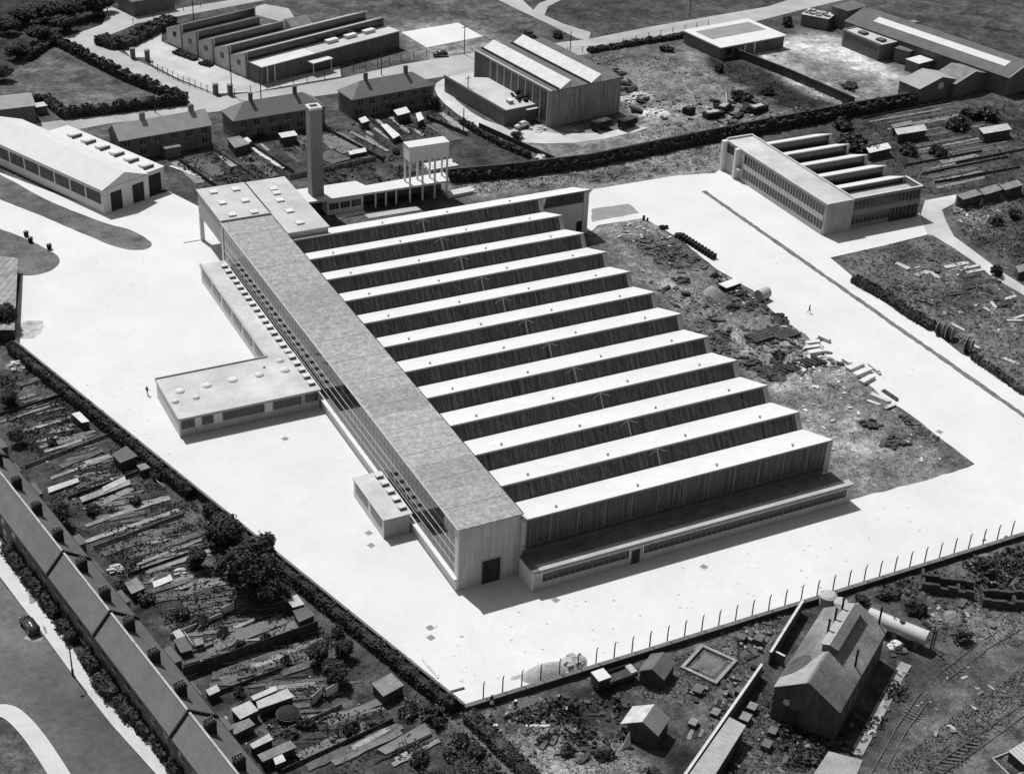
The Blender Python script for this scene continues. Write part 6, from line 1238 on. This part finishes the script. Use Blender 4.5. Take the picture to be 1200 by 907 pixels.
heap('white_heap','small white heap on the path beside the sooty workshop',1021,858,.7,.5,m_slabw,77); heap('white_heap','white rubbish by the workshop corner near the pale tank',1050,757,1.0,.7,m_slabw,78,14,m_slabw); heap('white_heap','small white block lying beside the railway',1114,852,.7,.4,m_slabw,79)
heap('soil_heap','rounded pale heap in the rough ground above the siding',1116,725,1.5,1.2,m_bedL,80)
# ------------------------------------------------------------------ people
def person_mesh(walk=.25,skirt=False):
    J={'pel':(0,0,.95),'ch':(0,.02,1.28),'nk':(0,.02,1.47),'hd':(0,-.02,1.60),'ht':(0,-.02,1.70),
       'lh':(.10,0,.90),'lk':(.11,-walk*.6,.50),'la':(.11,-walk*.7,.09),'lt':(.12,-walk*.7-.17,.04),'rh':(-.10,0,.90),'rk':(-.11,walk*.3,.50),'ra':(-.11,walk+.05,.10),'rt':(-.12,walk-.1,.04),
       'ls':(.20,.02,1.40),'le':(.25,walk*.4,1.13),'lw':(.26,walk*.5-.12,.90),'lf':(.26,walk*.5-.18,.80),'rs':(-.20,.02,1.40),'re':(-.25,-walk*.3,1.13),'rw':(-.26,-walk*.7-.08,.92),'rf':(-.26,-walk*.8-.12,.83)}
    R={'pel':.15,'ch':.16,'nk':.065,'hd':.10,'ht':.075,'lh':.10,'lk':.065,'la':.045,'lt':.04,'rh':.10,'rk':.065,'ra':.045,'rt':.04,'ls':.065,'le':.048,'lw':.036,'lf':.035,'rs':.065,'re':.048,'rw':.036,'rf':.035}
    E=[('pel','ch'),('ch','nk'),('nk','hd'),('hd','ht'),('pel','lh'),('lh','lk'),('lk','la'),('la','lt'),('pel','rh'),('rh','rk'),('rk','ra'),('ra','rt'),('ch','ls'),('ls','le'),('le','lw'),('lw','lf'),('ch','rs'),('rs','re'),('re','rw'),('rw','rf')]
    ks=list(J); me=bpy.data.meshes.new('body'); me.from_pydata([J[k] for k in ks],[(ks.index(a),ks.index(b)) for a,b in E],[])
    o=bpy.data.objects.new('body',me); COL.objects.link(o); md=o.modifiers.new('s','SKIN')
    for i,k in enumerate(ks): me.skin_vertices[0].data[i].radius=(R[k],R[k]); me.skin_vertices[0].data[i].use_root=(k=='pel')
    o.modifiers.new('u','SUBSURF').levels=1
    dg=bpy.context.evaluated_depsgraph_get(); nm=bpy.data.meshes.new_from_object(o.evaluated_get(dg)); bpy.data.objects.remove(o)
    nm.materials.clear(); nm.materials.append(m_dark); nm.materials.append(m_skin)
    for p in nm.polygons:
        c=p.center; p.use_smooth=True
        if (c.z>1.50 and c.y<.05) or (c.z<.95 and abs(c.x)>.22 and c.z>.7): p.material_index=1
    return nm
PM=[person_mesh(.28),person_mesh(.05)]
def person(t,k):
    o=bpy.data.objects.new('body',PM[k]); COL.objects.link(o); o.parent=t
    MB().lathe((0,-.0,1.62),[(.105,0),(.11,.06),(.08,.12),(.01,.14)],10).build('hair',m_dark,t)
for o in [o for o in COL.objects if 'pending' in o.keys()]:
    i=o['pending']; del o['pending']; person(o,1)
    if i==0: MB().lathe((0,0,.35),[(.30,0),(.2,.35),(.15,.65)],12).build('skirt',m_cloth,o)
    else: MB().lathe((0,0,1.66),[(.2,0),(.12,.03),(.11,.11),(.02,.13)],12).build('hat',m_cloth,o)
t=thing('person','person in dark clothes walking alone across the east yard','person',(*P2(948,367),.0),.6); person(t,0)
t=thing('person','person in dark clothes standing near the end of the canteen wing','person',(*P2(173,463),.0),2.2); person(t,0)
# ------------------------------------------------------------------ camera, light, sky
cd=bpy.data.cameras.new('camera'); co_=bpy.data.objects.new('camera',cd); COL.objects.link(co_); S.camera=co_
M=Matrix((( CR.x,CU.x,-CF.x,CAM.x),(CR.y,CU.y,-CF.y,CAM.y),(CR.z,CU.z,-CF.z,CAM.z),(0,0,0,1))); co_.matrix_world=M
cd.sensor_fit='HORIZONTAL'; cd.sensor_width=36; cd.lens=FPX/1200*36; cd.clip_end=9000; cd.clip_start=1
sd=Vector((-.125,.58,1.0)).normalized()   # direction towards the sun
sl_=bpy.data.lights.new('sun','SUN'); so=bpy.data.objects.new('sun',sl_); COL.objects.link(so); so.rotation_euler=sd.to_track_quat('Z','Y').to_euler(); so.location=(0,0,300)
sl_.energy=4.0; sl_.angle=math.radians(.53); sl_.color=(1,1,1)
w=bpy.data.worlds.new('World'); S.world=w; w.use_nodes=True; nt=w.node_tree; sk=nt.nodes.new('ShaderNodeTexSky'); sk.sky_type='NISHITA'; sk.sun_disc=False
sk.sun_elevation=math.asin(sd.z); sk.sun_rotation=math.atan2(sd.x,sd.y); sk.dust_density=1.5
bwn=nt.nodes.new('ShaderNodeRGBToBW'); nt.links.new(sk.outputs[0],bwn.inputs[0]); nt.links.new(bwn.outputs[0],nt.nodes['Background'].inputs['Color']); nt.nodes['Background'].inputs['Strength'].default_value=.078
S.view_settings.view_transform='Standard'; S.view_settings.look='None'; S.view_settings.exposure=.24; S.view_settings.gamma=1; S.view_settings.use_curve_mapping=False
S.render.engine='CYCLES'; S.cycles.max_bounces=4; S.cycles.diffuse_bounces=2; S.cycles.glossy_bounces=2; S.cycles.use_denoising=True
